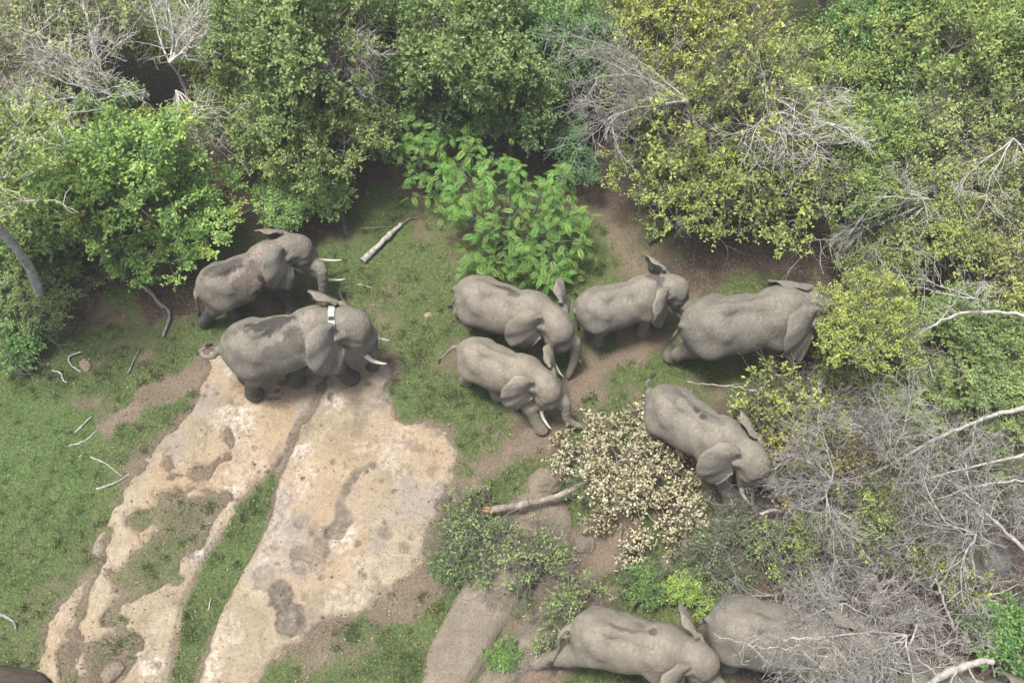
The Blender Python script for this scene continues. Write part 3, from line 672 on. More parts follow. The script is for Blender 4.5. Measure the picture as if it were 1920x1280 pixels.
    for (cx, cy, cz, rx, ry, rz_, amt, kind) in sp.get('stains', []):
        q = np.sqrt(((V[:, 0] - cx) / rx) ** 2 + ((V[:, 1] - cy) / ry) ** 2 + ((V[:, 2] - cz) / rz_) ** 2)
        k = amt * (1 - sstep(.82, 1.0, q + .42 * nse + .16 * noise3(V[:, 0] * 24, V[:, 1] * 24, V[:, 2] * 24, 7)))
        if kind == 'w': wet = np.maximum(wet, k)
        else: dust = np.maximum(dust, k)
    root = empty("elephant", (mid[0], mid[1], z0), hd); root.scale = (s, s, s)
    tag(root, sp['label'], "elephant", "elephants in the herd")
    body = link("body", mesh_from("elephant_body", V, F, {"wet": wet, "dust": dust}), MATS["elephant_hide"], root)
    t = sp.get('tone', 1.0); body.color = (t * sp.get('warm', 1.0), t, t * (2 - sp.get('warm', 1.0)), 1)
    # tusks
    tl_ = sp.get('tusk', .6)
    for y in (-1, 1):
        if tl_ <= 0: break
        a = np.array((.72, y * .245, -.42)); c1 = a + np.array((.18, y * .02, -.17)); c2 = c1 + np.array((.30, y * .05, -.20)) * tl_ / .6; c3 = c2 + np.array((.36, y * .02, -.04)) * tl_ / .6; c4 = c3 + np.array((.20, -y * .01, .05)) * tl_ / .6
        pts = np.array([H(q) for q in catmull([a, c1, c2, c3, c4], 14)]); rad = .062 * (1 - np.linspace(0, 1, 14) ** 2.2) + .006
        T = Tubes(); T.add(pts, rad, 10); link("tusk", T.mesh("tusk"), MATS["ivory"], root)
    for y in (-1, 1):
        I = Tubes(); c_ = H((.60, y * .37, -.06)); ax = R @ np.array([.3, y, 0]) ; ax = ax / np.linalg.norm(ax)
        I.add([c_ - ax * .05, c_ - ax * .01, c_ + ax * .025, c_ + ax * .035], [.05, .05, .032, .003], 8); link("eye", I.mesh("eye"), MATS["eye_dark"], root)
    T = Tubes(); e = tl[-1]; d = unit(tl[-1] - tl[-2])
    r = np.random.default_rng(sp['seed'])
    for i in range(14):
        w = r.normal(0, .05, 3); T.add([e - d * .04, e + d * .12 + w * .5 , e + d * .26 + w], [.016, .014, .003], 4)
    link("tail_tuft", T.mesh("tail_tuft"), MATS["tail_hair"], root)
    if sp.get('collar'):
        nc = H((.02, 0, 0)); fwd = unit(R @ np.array([1., 0, 0]) * .5 + np.array([1., 0, .25]) * .5)
        sd = np.array([0., 1, 0]); up = unit(np.cross(fwd, sd)); sd = np.cross(up, fwd)
        ang = np.linspace(0, 2 * math.pi, 72, endpoint=False)
        # fit the band to the neck: march inward on the distance field
        def field(p):
            i = np.clip(((p - lo) / h).round().astype(int), 0, dims - 1); return D[i[:, 0], i[:, 1], i[:, 2]]
        dirs = np.cos(ang)[:, None] * up + np.sin(ang)[:, None] * sd
        rad = np.full(72, .20)
        for _ in range(60): rad = np.where(field(nc + dirs * rad[:, None]) < 0, rad + .02, rad)
        rad = np.clip((np.roll(rad, 1) + rad + np.roll(rad, -1)) / 3, .3, .85) + .03
        W = .075
        rings = [nc + dirs * (rad + dr)[:, None] + fwd * w for w, dr in ((-W, -.02), (-W, .02), (W, .02), (W, -.02))]
        V2 = np.stack(rings, 1).reshape(-1, 3); I = np.arange(72 * 4).reshape(72, 4); J = np.roll(I, -1, 0)
        F2 = np.concatenate([np.stack([I[:, k], J[:, k], J[:, (k + 1) % 4], I[:, (k + 1) % 4]], 1) for k in range(4)])
        col = link("tracking_collar", mesh_from("tracking_collar", V2, F2, smooth=False), MATS["collar_webbing"], root); col["label"] = "pale tracking collar around the neck"
        top = nc + dirs[0] * (rad[0] + .03)
        def box(c_, hx, hy, hz):
            v = np.array([[i, j, k] for i in (-1, 1) for j in (-1, 1) for k in (-1, 1)], float) * [hx, hy, hz]
            v = c_ + v[:, :1] * fwd + v[:, 1:2] * sd + v[:, 2:] * up
            f = np.array([[0, 1, 3, 2], [4, 6, 7, 5], [0, 4, 5, 1], [2, 3, 7, 6], [0, 2, 6, 4], [1, 5, 7, 3]]); return v, f
        v, f = box(top + sd * -.02 - up * .012, .062, .09, .04); link("transmitter", mesh_from("transmitter", v, f, smooth=False), MATS["collar_box"], col)
        v, f = box(top + sd * -.15 - up * .03, .064, .035, .04); link("counterweight", mesh_from("counterweight", v, f, smooth=False), MATS["collar_black"], col)
    return root

ELEPHANTS = [
 dict(seed=1, rump=(372, 545), head=(548, 452), label="wet elephant with long tusks feeding below the left trees, behind the collared one", yaw=-16, pitch=19, tone=.86, bony=1, lift=.10, tusk=.68, z=0,
      trunk=[(602, 505, 1.4), (606, 545, .75), (604, 560, .35)], hr=(382, 603), hl=(440, 590), fr=(548, 572), fl=(520, 555), tail=[(368, 560, 1.5), (373, 585, .9)], earR=(46, 24), earL=(20, 24), wet=.95, bulk=.88,
      stains=[(.45, -.25, 2.2, .8, .6, .5, .7, 'd'), (.05, -.62, 1.75, .5, .4, .45, .7, 'd'), (.55, -.6, 1.45, .65, .45, .6, 1.0, 'w'), (-.45, .05, 2.45, .8, .25, .3, .75, 'w'), (.35, -.3, 2.2, .35, .3, .35, .5, 'w'), (-.2, -.5, 2.0, .3, .25, .3, .55, 'w')]),
 dict(seed=2, rump=(418, 655), head=(652, 592), label="elephant wearing a pale tracking collar striding across the bare rock", yaw=-14, pitch=20, tone=.90, bony=.6, lift=0, tusk=.36, z=.09,
      trunk=[(692, 640, 1.25), (699, 668, .65), (703, 686, .28), (690, 688, .12)], hr=(474, 738), hl=(460, 706), fl=(552, 712), fr=(654, 708), tail=[(400, 668, 1.72), (383, 668, 1.6), (378, 657, 1.62), (386, 652, 1.7)], earR=(58, 30), earL=(26, 24), wet=.82, bulk=.88, collar=True,
      stains=[(-.1, .14, 2.45, .80, .30, .30, 1.0, 'w'), (.35, -.25, 2.3, .32, .28, .3, .6, 'w'), (.1, -.5, 2.1, .55, .25, .3, .5, 'w'), (-.1, .02, 2.45, .12, .08, .2, .9, 'd'), (.75, 0, 2.45, .3, .3, .25, .4, 'd'), (-1.0, .1, 2.2, .35, .3, .3, .5, 'w')]),
 dict(seed=3, rump=(858, 540), head=(1052, 585), label="elephant with a dark smear on its back, upper of the close pair", yaw=-28, pitch=28, tusk=.48, lift=-.02,
      trunk=[(1076, 640, 1.2), (1076, 675, .6), (1066, 705, .12)], hr=(862, 585), hl=(900, 540), fr=(1005, 665), fl=(1060, 640), tail=[(858, 552, 1.5), (846, 572, .9)], earR=(66, 30), earL=(42, 24), warm=1.02,
      stains=[(.0, .22, 2.4, .55, .10, .3, .85, 'w'), (.3, .05, 2.45, .3, .12, .2, .8, 'w')]),
 dict(seed=4, rump=(862, 650), head=(1030, 705), label="clean dusty elephant with its trunk at the pale leaves, lower one of the close pair", yaw=-22, pitch=30, bony=.4, tusk=.45, lift=-.02,
      trunk=[(1058, 752, 1.05), (1064, 786, .5), (1090, 800, .25)], hr=(872, 712), hl=(930, 740), fr=(1012, 802), fl=(1010, 740), tail=[(848, 652, 1.5), (828, 672, 1.0)], earR=(68, 32), earL=(42, 24), warm=1.04, tone=1.06),
 dict(seed=5, rump=(1082, 580), head=(1262, 522), label="smaller elephant with its ear flared, between the close pair and the rightmost walker", yaw=-14, pitch=22, tusk=.38,
      trunk=[(1288, 575, 1.2), (1290, 600, .6), (1290, 618, .2)], hr=(1118, 640), hl=(1110, 610), fr=(1205, 622), fl=(1230, 600), tail=[(1082, 590, 1.4), (1085, 612, .8)], earR=(60, 24), earL=(50, 24),
      stains=[(1.05, .1, 2.45, .3, .3, .3, .7, 'w')]),
 dict(seed=6, rump=(1285, 605), head=(1545, 552), label="elephant walking right with its head hidden under the yellow-green branches", yaw=-6, pitch=24, bony=1, tusk=.42, tone=.84,  # lowered tone puts the shade of the trees into its hide colour
      trunk=[(1588, 620, 1.2), (1592, 655, .5), (1590, 668, .2)], hr=(1258, 668), hl=(1330, 650), fr=(1432, 672), fl=(1500, 640), tail=[(1275, 615, 1.5), (1262, 632, 1.1)], earR=(38, 22), earL=(14, 24), bulk=.84, lift=-.15,
      stains=[]),
 dict(seed=7, rump=(1222, 735), head=(1418, 845), label="elephant with two dark spots on its back pushing into the dead twigs", yaw=-8, pitch=28, bony=.3, tusk=.38, tone=.98,
      trunk=[(1450, 905, 1.0), (1450, 935, .4), (1445, 945, .15)], hr=(1225, 790), hl=(1290, 800), fr=(1368, 938), fl=(1312, 858), tail=[(1216, 728, 1.75), (1213, 718, 1.9), (1219, 711, 2.0)], earR=(52, 26), earL=(22, 24), bulk=.88,
      stains=[(-.15, .03, 2.5, .10, .09, .2, 1.3, 'w'), (.08, -.02, 2.5, .09, .08, .2, 1.3, 'w'), (-.9, .1, 2.3, .4, .25, .3, .4, 'w'), (.2, .05, 2.45, .7, .12, .2, .4, 'w')]),
 dict(seed=8, rump=(1075, 1175), head=(1316, 1222), label="elephant at the bottom edge with one hind leg trailing and ears spread", yaw=-12, pitch=28, bony=1, tusk=.34, warm=1.03,
      trunk=[(1352, 1290, 1.0), (1350, 1320, .5), (1350, 1340, .2)], hr=(1005, 1240), hl=(1110, 1180), fr=(1250, 1290), fl=(1330, 1260), tail=[(1050, 1190, 1.6), (1047, 1215, 1.1), (1035, 1238, .8)], earR=(66, 28), earL=(40, 24),
      stains=[(-.3, .08, 2.45, .4, .06, .25, .4, 'w'), (.45, .2, 2.45, .14, .12, .2, .7, 'w'), (.15, .35, 2.35, .12, .10, .2, .5, 'w')]),
 dict(seed=10, rump=(1688, 1292), head=(1925, 1330), label="elephant at the bottom edge showing only its back under a broken pale limb", yaw=0, pitch=24, tusk=.3, tone=.95, bony=.5,
      trunk=[(1960, 1400, 1.0), (1965, 1420, .5), (1965, 1430, .2)], tail=[(1680, 1300, 1.6), (1676, 1320, 1.1)], earR=(30, 20), earL=(20, 26), s=.92),
 dict(seed=9, rump=(1335, 1160), head=(1600, 1205), label="elephant mostly hidden behind the bare grey twigs at the bottom", yaw=0, pitch=22, bony=.6, tusk=.38, tone=.92,
      trunk=[(1645, 1290, 1.0), (1650, 1310, .5), (1650, 1330, .2)], tail=[(1322, 1160, 1.6), (1312, 1168, 1.4)], earR=(30, 20), earL=(22, 26), s=.98),
]
for sp in ELEPHANTS: elephant(sp)
#--VEGETATION--
# ------------------------------------------------------------------ trees
PAL = dict(olive=((.078, .118, .036), (.195, .242, .080)), green=((.062, .124, .036), (.178, .265, .080)), dark=((.040, .084, .034), (.105, .170, .062)),
           yellow=((.110, .142, .042), (.27, .300, .080)), grey=((.10, .128, .064), (.215, .245, .125)), bright=((.12, .21, .045), (.28, .38, .08)),
           cream=((.34, .31, .19), (.62, .58, .42)))
def crown_variant(seed, R=2.2, RZ=1.7, zc=2.3, lobes=10, clumps=260, twigs=9, per=11, leaf=.098, pal='green', bare=0, yellow=.0, lobe_r=(.32, .5), spread=.42, trunk=.13, stems=1, keep=1.0):
    r = np.random.default_rng(seed); T = Tubes()
    # lobes, then clumps of twigs over each lobe, then leaves along each twig
    lc = []
    for i in range(lobes):
        d = unit(r.normal(0, 1, 3)); d[2] = abs(d[2]) * .9 - .25; k = r.uniform(.3, .95)
        lc.append([d[0] * R * k, d[1] * R * k, zc + d[2] * RZ * k, r.uniform(*lobe_r) * R, r.uniform(.82, 1.15)])
    lc = np.array(lc)
    fork = np.array([0, 0, zc - RZ * .75]); fork[2] = max(fork[2], .35)
    for s_ in range(stems):
        off = r.normal(0, .18, 3) * (stems > 1); off[2] = 0; T.add(bend(r, off - [0, 0, .15], fork + off * 1.5, 6, .05), np.linspace(trunk, trunk * .75, 6), 8)
    li = r.integers(0, lobes, clumps)
    d = r.normal(0, 1, (clumps, 3)); d[:, 2] = np.abs(d[:, 2]) * 1.1 - .45; d = unit(d)
    rad = lc[li, 3] * (r.uniform(.55, 1.05, clumps) + np.where(r.random(clumps) < .12, .35, 0))
    cp = lc[li, :3] + d * rad[:, None] * np.array([1, 1, RZ / R * .95]); cp[:, 2] = np.maximum(cp[:, 2], .25)
    for i in range(lobes):
        b_ = bend(r, fork, lc[i, :3], 6, .10); T.add(b_, np.linspace(trunk * .55, trunk * .22, 6), 6)
        for j in np.nonzero(li == i)[0]:
            st = b_[r.integers(2, 6)]; T.add(bend(r, st, cp[j], 5, .12), np.linspace(trunk * .16, .007, 5), 3)
    nt_ = clumps * twigs; ci = np.repeat(np.arange(clumps), twigs)
    out_ = unit(cp - np.array([0, 0, zc - RZ * .4]))
    td = unit(out_[ci] * .7 + r.normal(0, .75, (nt_, 3)) + np.array([0, 0, .15])); tl = r.uniform(.5, 1.1, nt_) * spread
    k = r.random(nt_) < keep
    ci, td, tl = ci[k], td[k], tl[k]; nt_ = len(ci)
    for j in np.nonzero(r.random(nt_) < .25)[0]: T.add([cp[ci[j]], cp[ci[j]] + td[j] * tl[j] * .5, cp[ci[j]] + td[j] * tl[j]], [.008, .006, .003], 3)
    if bare:      # leafless grey twigs standing out of the crown
        for j in range(bare):
            c0 = cp[r.integers(clumps)]; dd = unit(unit(c0 - fork) + r.normal(0, .45, 3)); e = c0 + dd * r.uniform(.4, 1.0)
            b_ = bend(r, c0 - dd * .5, e, 5, .10); T.add(b_, np.linspace(.017, .005, 5), 3)
            for q in range(5):
                s0 = b_[r.integers(1, 5)]; T.add(bend(r, s0, s0 + unit(dd + r.normal(0, .7, 3)) * r.uniform(.2, .6), 4, .1), np.linspace(.009, .004, 4), 3)
    N = nt_ * per; ti = np.repeat(np.arange(nt_), per); f = np.tile(np.linspace(.15, 1, per), nt_)
    pos = cp[ci][ti] + td[ti] * (tl[ti] * f)[:, None] + r.normal(0, .03, (N, 3))
    ax = unit(td[ti] * .6 + r.normal(0, .6, (N, 3))); nn = unit(np.array([0, 0, .9]) + r.normal(0, .42, (N, 3)) + .35 * out_[ci][ti])
    L = leaf * r.uniform(.65, 1.25, N)
    lo, hi = np.array(PAL[pal][0]) * 1.45 + .014, np.array(PAL[pal][1]) * 1.85 + .014
    young = np.clip(.25 + .5 * (f - .3) + .35 * r.normal(0, .6, nt_)[ti] * .6 + .75 * (r.random(clumps) - .5)[ci][ti] + r.normal(0, .16, N), 0, 1)[:, None]
    c = lo * (1 - young) + hi * young
    if yellow: 
        yk = (r.random(clumps) < yellow)[ci][ti][:, None]; c = np.where(yk, np.array([.25, .30, .075]) * (.7 + .5 * r.random((N, 1))), c)
    c = c * r.uniform(.9, 1.1, (N, 1))
    V, F, cc = leaves(pos, ax, nn, L, L * .27, c)
    return dict(R=R, zc=zc, trunk=T.mesh("trunk"), crown=mesh_from("crown", V, F, {"col": cc}, False))
VAR = dict(
    green1=crown_variant(11, pal='green'), green2=crown_variant(12, pal='green', lobes=13, RZ=1.9, zc=2.5, yellow=.06),
    olive1=crown_variant(13, pal='olive', bare=25), olive2=crown_variant(14, pal='olive', lobes=14, lobe_r=(.25, .42), RZ=2.0, zc=2.7),
    dark1=crown_variant(15, pal='dark', lobes=11, RZ=2.0, zc=2.6), dark2=crown_variant(16, pal='dark', lobes=9, leaf=.11, per=10),
    tip1=crown_variant(17, pal='olive', lobes=14, lobe_r=(.2, .36), yellow=.10, leaf=.11, RZ=2.1, zc=2.8),
    yellow1=crown_variant(18, pal='yellow', bare=120, keep=.62, lobes=13), yellow2=crown_variant(19, pal='yellow', bare=160, keep=.45, lobes=12, lobe_r=(.28, .5), clumps=240),
    grey1=crown_variant(20, pal='grey', bare=120, keep=.6), sparse=crown_variant(21, pal='yellow', R=1.8, RZ=1.0, zc=3.5, lobes=8, clumps=120, keep=.62, bare=30, lobe_r=(.35, .6), trunk=.07),
    tall=crown_variant(22, pal='olive', R=2.0, RZ=1.3, zc=5.6, lobes=8, clumps=170, keep=.6, bare=40, trunk=.125),
    shrub=crown_variant(23, pal='grey', R=1.2, RZ=.6, zc=.6, lobes=8, clumps=130, twigs=7, per=9, leaf=.10, keep=.6, bare=60, lobe_r=(.35, .55), spread=.34, trunk=.04, stems=3),
    shrubthin=crown_variant(27, pal='grey', R=1.2, RZ=.55, zc=.6, lobes=8, clumps=110, twigs=6, per=8, leaf=.095, keep=.38, bare=60, lobe_r=(.35, .6), spread=.34, trunk=.03, stems=3),
    shrub2=crown_variant(24, pal='green', R=1.0, RZ=.6, zc=.55, lobes=7, clumps=110, twigs=7, per=9, leaf=.10, keep=.7, bare=25, lobe_r=(.35, .55), spread=.30, trunk=.035, stems=3),
    bright=crown_variant(25, pal='bright', R=.7, RZ=.4, zc=.45, lobes=6, clumps=60, twigs=7, per=9, leaf=.08, lobe_r=(.3, .5), spread=.26, trunk=.025, stems=2),
    yshrub=crown_variant(26, pal='yellow', R=1.1, RZ=.7, zc=.9, lobes=7, clumps=110, twigs=6, per=9, leaf=.10, keep=.55, bare=70, lobe_r=(.35, .6), spread=.34, trunk=.035, stems=3))
def plant(name, var, cx, cy, rpx, label, cat, group, tint=(1, 1, 1), rz=None, zs=1.0, bark_="tree_bark", parts=("trunk", "crown"), btint=(1, 1, 1), base=None):
    v = VAR[var]; s = 1.0
    if base is not None: q = P(*base, 0); s = rpx
    else:
        rpx = rpx * (1.2 if name == 'tree' else 1.0)
        for _ in range(5): s = rpx * mpp(cy, v['zc'] * s * zs) / v['R']
        q = P(cx, cy, v['zc'] * s * zs)
    o = empty(name, (q[0], q[1], float(ground_h(np.array([q[0]]), np.array([q[1]]))[0])), ((cx * 131 + cy * 717) % 628) / 100 if rz is None else rz); o.scale = (s, s, s * zs)
    tag(o, label, cat, group)
    t = link(parts[0], v['trunk'], MATS[bark_], o); t.color = (*btint, 1)
    c = link(parts[1], v['crown'], MATS["leaf"], o); c.color = (*tint, 1); c["kind"] = "stuff"
    return o
G1, G2, G3 = "trees on the left of the clearing", "trees behind the clearing", "trees on the right of the clearing"
TREES = [
 ('grey1', 70, 90, 165, "grey-green thinly leaved tree in the top left corner", G1, (1.1, 1.05, .9), 1.15),
 ('yellow1', 170, 20, 120, "yellowish tree at the top edge left of the dead tree", G1, (.95, 1, 1), 1.0),
 ('grey1', 60, 230, 130, "pale grey-green twiggy tree at the left edge", G1, (1.2, 1.15, .9), .9),
 ('green2', 205, 310, 150, "bright green tree left of the reddish soil gap", G1, (1.3, 1.25, 1.1), 1.0),
 ('green1', 90, 400, 130, "mid green tree above the leaning pale trunk", G1, (1.1, 1.0, 1), .8),
 ('green2', 330, 410, 110, "fresh green tree whose leaves hang over the wet elephant's rump", G1, (1.25, 1.25, 1.1), .75),
 ('olive1', 20, 520, 95, "shaded olive bush at the left edge below the pale trunk", G1, (.9, .95, 1), .6),
 ('olive1', 440, 60, 120, "olive tree right of the dead tree at the top", G1, (1.1, 1.15, 1), 1.1),
 ('olive2', 570, 110, 150, "tall olive tree with fine leaves left of the dark gap", G1, (.9, .95, 1.0), 1.25),
 ('olive1', 640, 230, 115, "dense olive-green crown overhanging the shaded gap", G1, (.95, .98, .95), 1.1),
 ('olive2', 500, 230, 105, "dull olive tree right of the reddish soil gap", G1, (.85, .9, .9), .95),
 ('green1', 590, 350, 85, "low green tree above the wet elephant's head", G1, (1.0, 1.0, 1), .7),
 ('dark1', 740, 50, 110, "dark green tree at the top left of centre", G2, (1, 1, 1), 1.2),
 ('tip1', 880, 90, 140, "tree with light green leaf tips at the top centre", G2, (.92, 1.0, 1.05), 1.3),
 ('dark1', 830, 190, 105, "dark green tree behind the feathery-leaved sapling", G2, (1.05, 1.05, 1), 1.0),
 ('tip1', 960, 200, 95, "light-tipped smaller tree right behind the feathery sapling", G2, (.75, .9, .95), 1.1),
 ('dark2', 1050, 110, 105, "dark green tree right of the top centre", G2, (1.05, 1.1, 1.05), 1.2),
 ('dark2', 1050, 260, 70, "small blue-green tree beside the dark hollow", G2, (1.1, 1.2, 1.3), .8),
 ('green1', 1010, 20, 110, "green tree at the top edge right of centre", G2, (1.05, 1.05, 1), 1.2),
 ('olive1', 1170, 60, 110, "olive tree at the top between the dark and yellow trees", G2, (1, 1, 1), 1.1),
 ('yellow1', 1300, 70, 130, "bright yellow-leaved tree at the top right of centre", G3, (1.15, 1.1, 1), 1.2),
 ('yellow2', 1230, 200, 120, "mostly leafless grey twiggy tree beside the yellow tree", G3, (1, 1, 1), 1.0),
 ('yellow2', 1390, 210, 150, "wide yellow-green tree mixed with many grey twigs", G3, (1, 1.02, 1), 1.1),
 ('yellow1', 1290, 330, 110, "yellow-green tree overhanging the bare soil behind the smaller elephant", G3, (1.0, 1.05, 1), 1.0),
 ('yellow1', 1440, 330, 120, "yellow-green tree above the dark litter in the right middle", G3, (.95, 1.02, 1), 1.0),
 ('olive1', 1560, 120, 120, "green and yellow tree below the pale trunks", G3, (1.15, 1.15, 1), 1.1),
 ('green1', 1660, 70, 120, "fresh blue-green tree at the top right", G3, (1.2, 1.3, 1.5), 1.2),
 ('olive2', 1590, 300, 110, "olive-green tree left of the dead fan of twigs", G3, (1.05, 1.1, 1), 1.0),
 ('green1', 1680, 220, 90, "fresh green tree between the yellow-green crowns at right", G3, (1.15, 1.2, 1.2), 1.0),
 ('olive1', 1800, 60, 140, "olive tree near the top right corner", G3, (1.1, 1.1, .95), 1.2),
 ('olive2', 1900, 140, 120, "dull olive tree at the right edge near the top", G3, (1.0, 1.05, 1), 1.1),
 ('grey1', 1780, 250, 120, "grey-green twiggy tree at right above the dead fan", G3, (1.1, 1.15, .85), 1.0),
 ('grey1', 1890, 330, 110, "grey-green thin tree at the right edge, upper middle", G3, (1.15, 1.15, .85), 1.0),
 ('yellow1', 1770, 410, 110, "yellow-green tree right of the dead fan of twigs", G3, (.9, .95, 1), .9),
 ('grey1', 1880, 480, 110, "yellowish grey tree at the right edge, middle", G3, (1.2, 1.15, .75), .9),
 ('olive1', 1640, 470, 75, "olive bush over the head of the rightmost walker", G3, (1.05, 1.05, .9), .9),
 ('olive2', 1800, 640, 110, "dark olive bush under the long bare branch at right", G3, (.85, .9, .9), .6),
 ('olive1', 1900, 690, 100, "shaded olive bush at the right edge above the dead limbs", G3, (.9, .95, .9), .6),
 ('olive1', 1690, 700, 90, "low olive bush between the rightmost walker and the dead limbs", G3, (.9, .95, .85), .5)]
for var, cx, cy, r_, lab, grp, tint, zs in TREES: plant("tree", var, cx, cy, r_, lab, "tree", grp, tint, zs=zs)
plant("tree", 'sparse', 1628, 566, 78, "thin yellow-leaved sapling hanging over the rightmost walker's head", "tree", G3, (1.0, 1.0, .9), rz=1.2)
plant("tree", 'sparse', 1610, 640, 80, "thin yellow-leaved sapling beside the rightmost walker's tusk", "tree", G3, (.95, 1.0, .9), rz=4.2)
plant("tree", 'tall', 0, 0, 1.05, "tree with a bare pale mottled trunk at the left edge", "tree", G1, (1.1, 1.1, 1), base=(112, 592), bark_="pale_bark", btint=(1.6, 1.6, 1.6))
plant("tree", 'tall', 0, 1, 1.15, "left one of the pale trunked trees at the top edge", "tree", G3, (1, 1, 1), base=(1428, 90), bark_="pale_bark")
plant("tree", 'tall', 0, 2, 1.05, "right one of the pale trunked trees at the top edge", "tree", G3, (1, 1, 1), base=(1520, 60), bark_="pale_bark", rz=2)
S1 = "low shrubs in the clearing"
SH = ("stems", "foliage")
for var, cx, cy, r_, lab, tint in [
 ('shrubthin', 905, 1000, 80, "grey-green shrub left of the flat speckled boulder", (.85, 1.0, .75)), ('shrub', 852, 1050, 52, "green shrub at the right rim of the rock slab", (.62, .82, .62)),
 ('shrubthin', 1000, 1062, 80, "grey-green shrub over the top of the long boulder", (.95, 1.05, .8)), ('shrubthin', 1075, 1165, 75, "grey-green shrub in front of the trailing hind leg's rump", (1, 1.1, .8)),
 ('shrub2', 945, 1225, 36, "leafy sprig growing between the long grey boulders", (.95, 1.0, .85)), ('bright', 1292, 1108, 46, "vivid yellow-green bush above the bottom elephants", (.85, .82, .9)),
 ('shrub2', 1215, 1100, 48, "darker green bush left of the vivid yellow-green one", (.75, .8, .8)), ('shrubthin', 1340, 1050, 70, "dull green bush below the pale-leaved branch", (.7, .8, .75)),
 ('yshrub', 1500, 790, 95, "yellowish shrub above the spotted elephant's head", (1, 1, 1)), ('yshrub', 1530, 860, 90, "orange-tinged yellow shrub among the dead twigs", (1.1, .9, .85)),
 ('yshrub', 1440, 760, 60, "small yellow-green shrub behind the spotted elephant's back", (.9, 1, 1)), ('shrubthin', 1440, 1010, 75, "dull shrub left of the dead thicket", (.75, .85, .8)),
 ('yshrub', 1640, 960, 80, "thin yellow shrub inside the dead thicket", (.8, .85, .9)), ('yshrub', 1760, 1060, 70, "thin yellow shrub beside the blue-grey boulder", (.9, .9, .9)),
 ('yshrub', 1500, 1010, 70, "sparse yellow shrub at the left of the dead thicket", (.85, .95, .9)), ('shrubthin', 1600, 960, 90, "sparse grey-green shrub in the middle of the dead thicket", (.8, .95, .7)), ('yshrub', 1700, 880, 70, "sparse yellow shrub under the thick pale limb", (.8, .9, .9)),
 ('shrubthin', 1820, 870, 80, "sparse grey-green shrub under the second pale limb", (.8, .95, .7)), ('shrub2', 1890, 1200, 80, "green shrub in the lower right corner", (.8, .95, .9)), ('shrubthin', 215, 480, 60, "greyish shrub right of the pale leaning trunk", (.9, 1, .8)), ('shrub2', 30, 640, 60, "shaded shrub left of the curved white stick", (.8, .95, .9)),
 ('yshrub', 1560, 690, 60, "thin yellowish shrub below the rightmost walker's trunk", (.9, .95, .9)), ('shrub', 1120, 900, 50, "small olive sprigs under the pale leaves", (.8, .9, .7))]:
    plant("shrub", var, cx, cy, r_, lab, "shrub", S1, tint, parts=SH)

# feathery saplings: every big compound leaf is a piece of its own
def frond_mesh():
    r = np.random.default_rng(3); n = 9; V, F = [], []
    t = np.linspace(.08, 1, n); mid = np.stack([t * .52, 0 * t, -.16 * t ** 2], 1)
    pos, ax, nn, L = [], [], [], []
    for i in range(n):
        for s in (-1, 1):
            pos.append(mid[i]); ax.append([.45, s * 1.0, -.18]); nn.append([.1, s * -.15, 1]); L.append((.155 * math.sin(math.pi * min(1, .18 + t[i] * .78)) + .03))
    pos.append(mid[-1]); ax.append([1, 0, -.3]); nn.append([.2, 0, 1]); L.append(.07)
    pos, ax, nn, L = map(lambda a: np.array(a, float), (pos, ax, nn, L))
    t_ = np.linspace(0, 1, len(pos))[:, None]; c = np.array([.15, .285, .085]) * (.85 + .3 * r.random((len(pos), 1)))
    V, F, cc = leaves(pos, ax, nn, L, L * .15, c)
    T = Tubes(); T.add(np.vstack([[0, 0, 0], mid[::3], mid[-1]]), np.linspace(.008, .003, len(mid[::3]) + 2), 3); v2, f2 = T.arrays()
    F2 = f2 + len(V); me = mesh_from("frond", np.vstack([V, v2]), [F, F2], {"col": np.vstack([cc, np.full((len(v2), 3), (.13, .26, .075))])}, False)
    return me
FROND = frond_mesh()
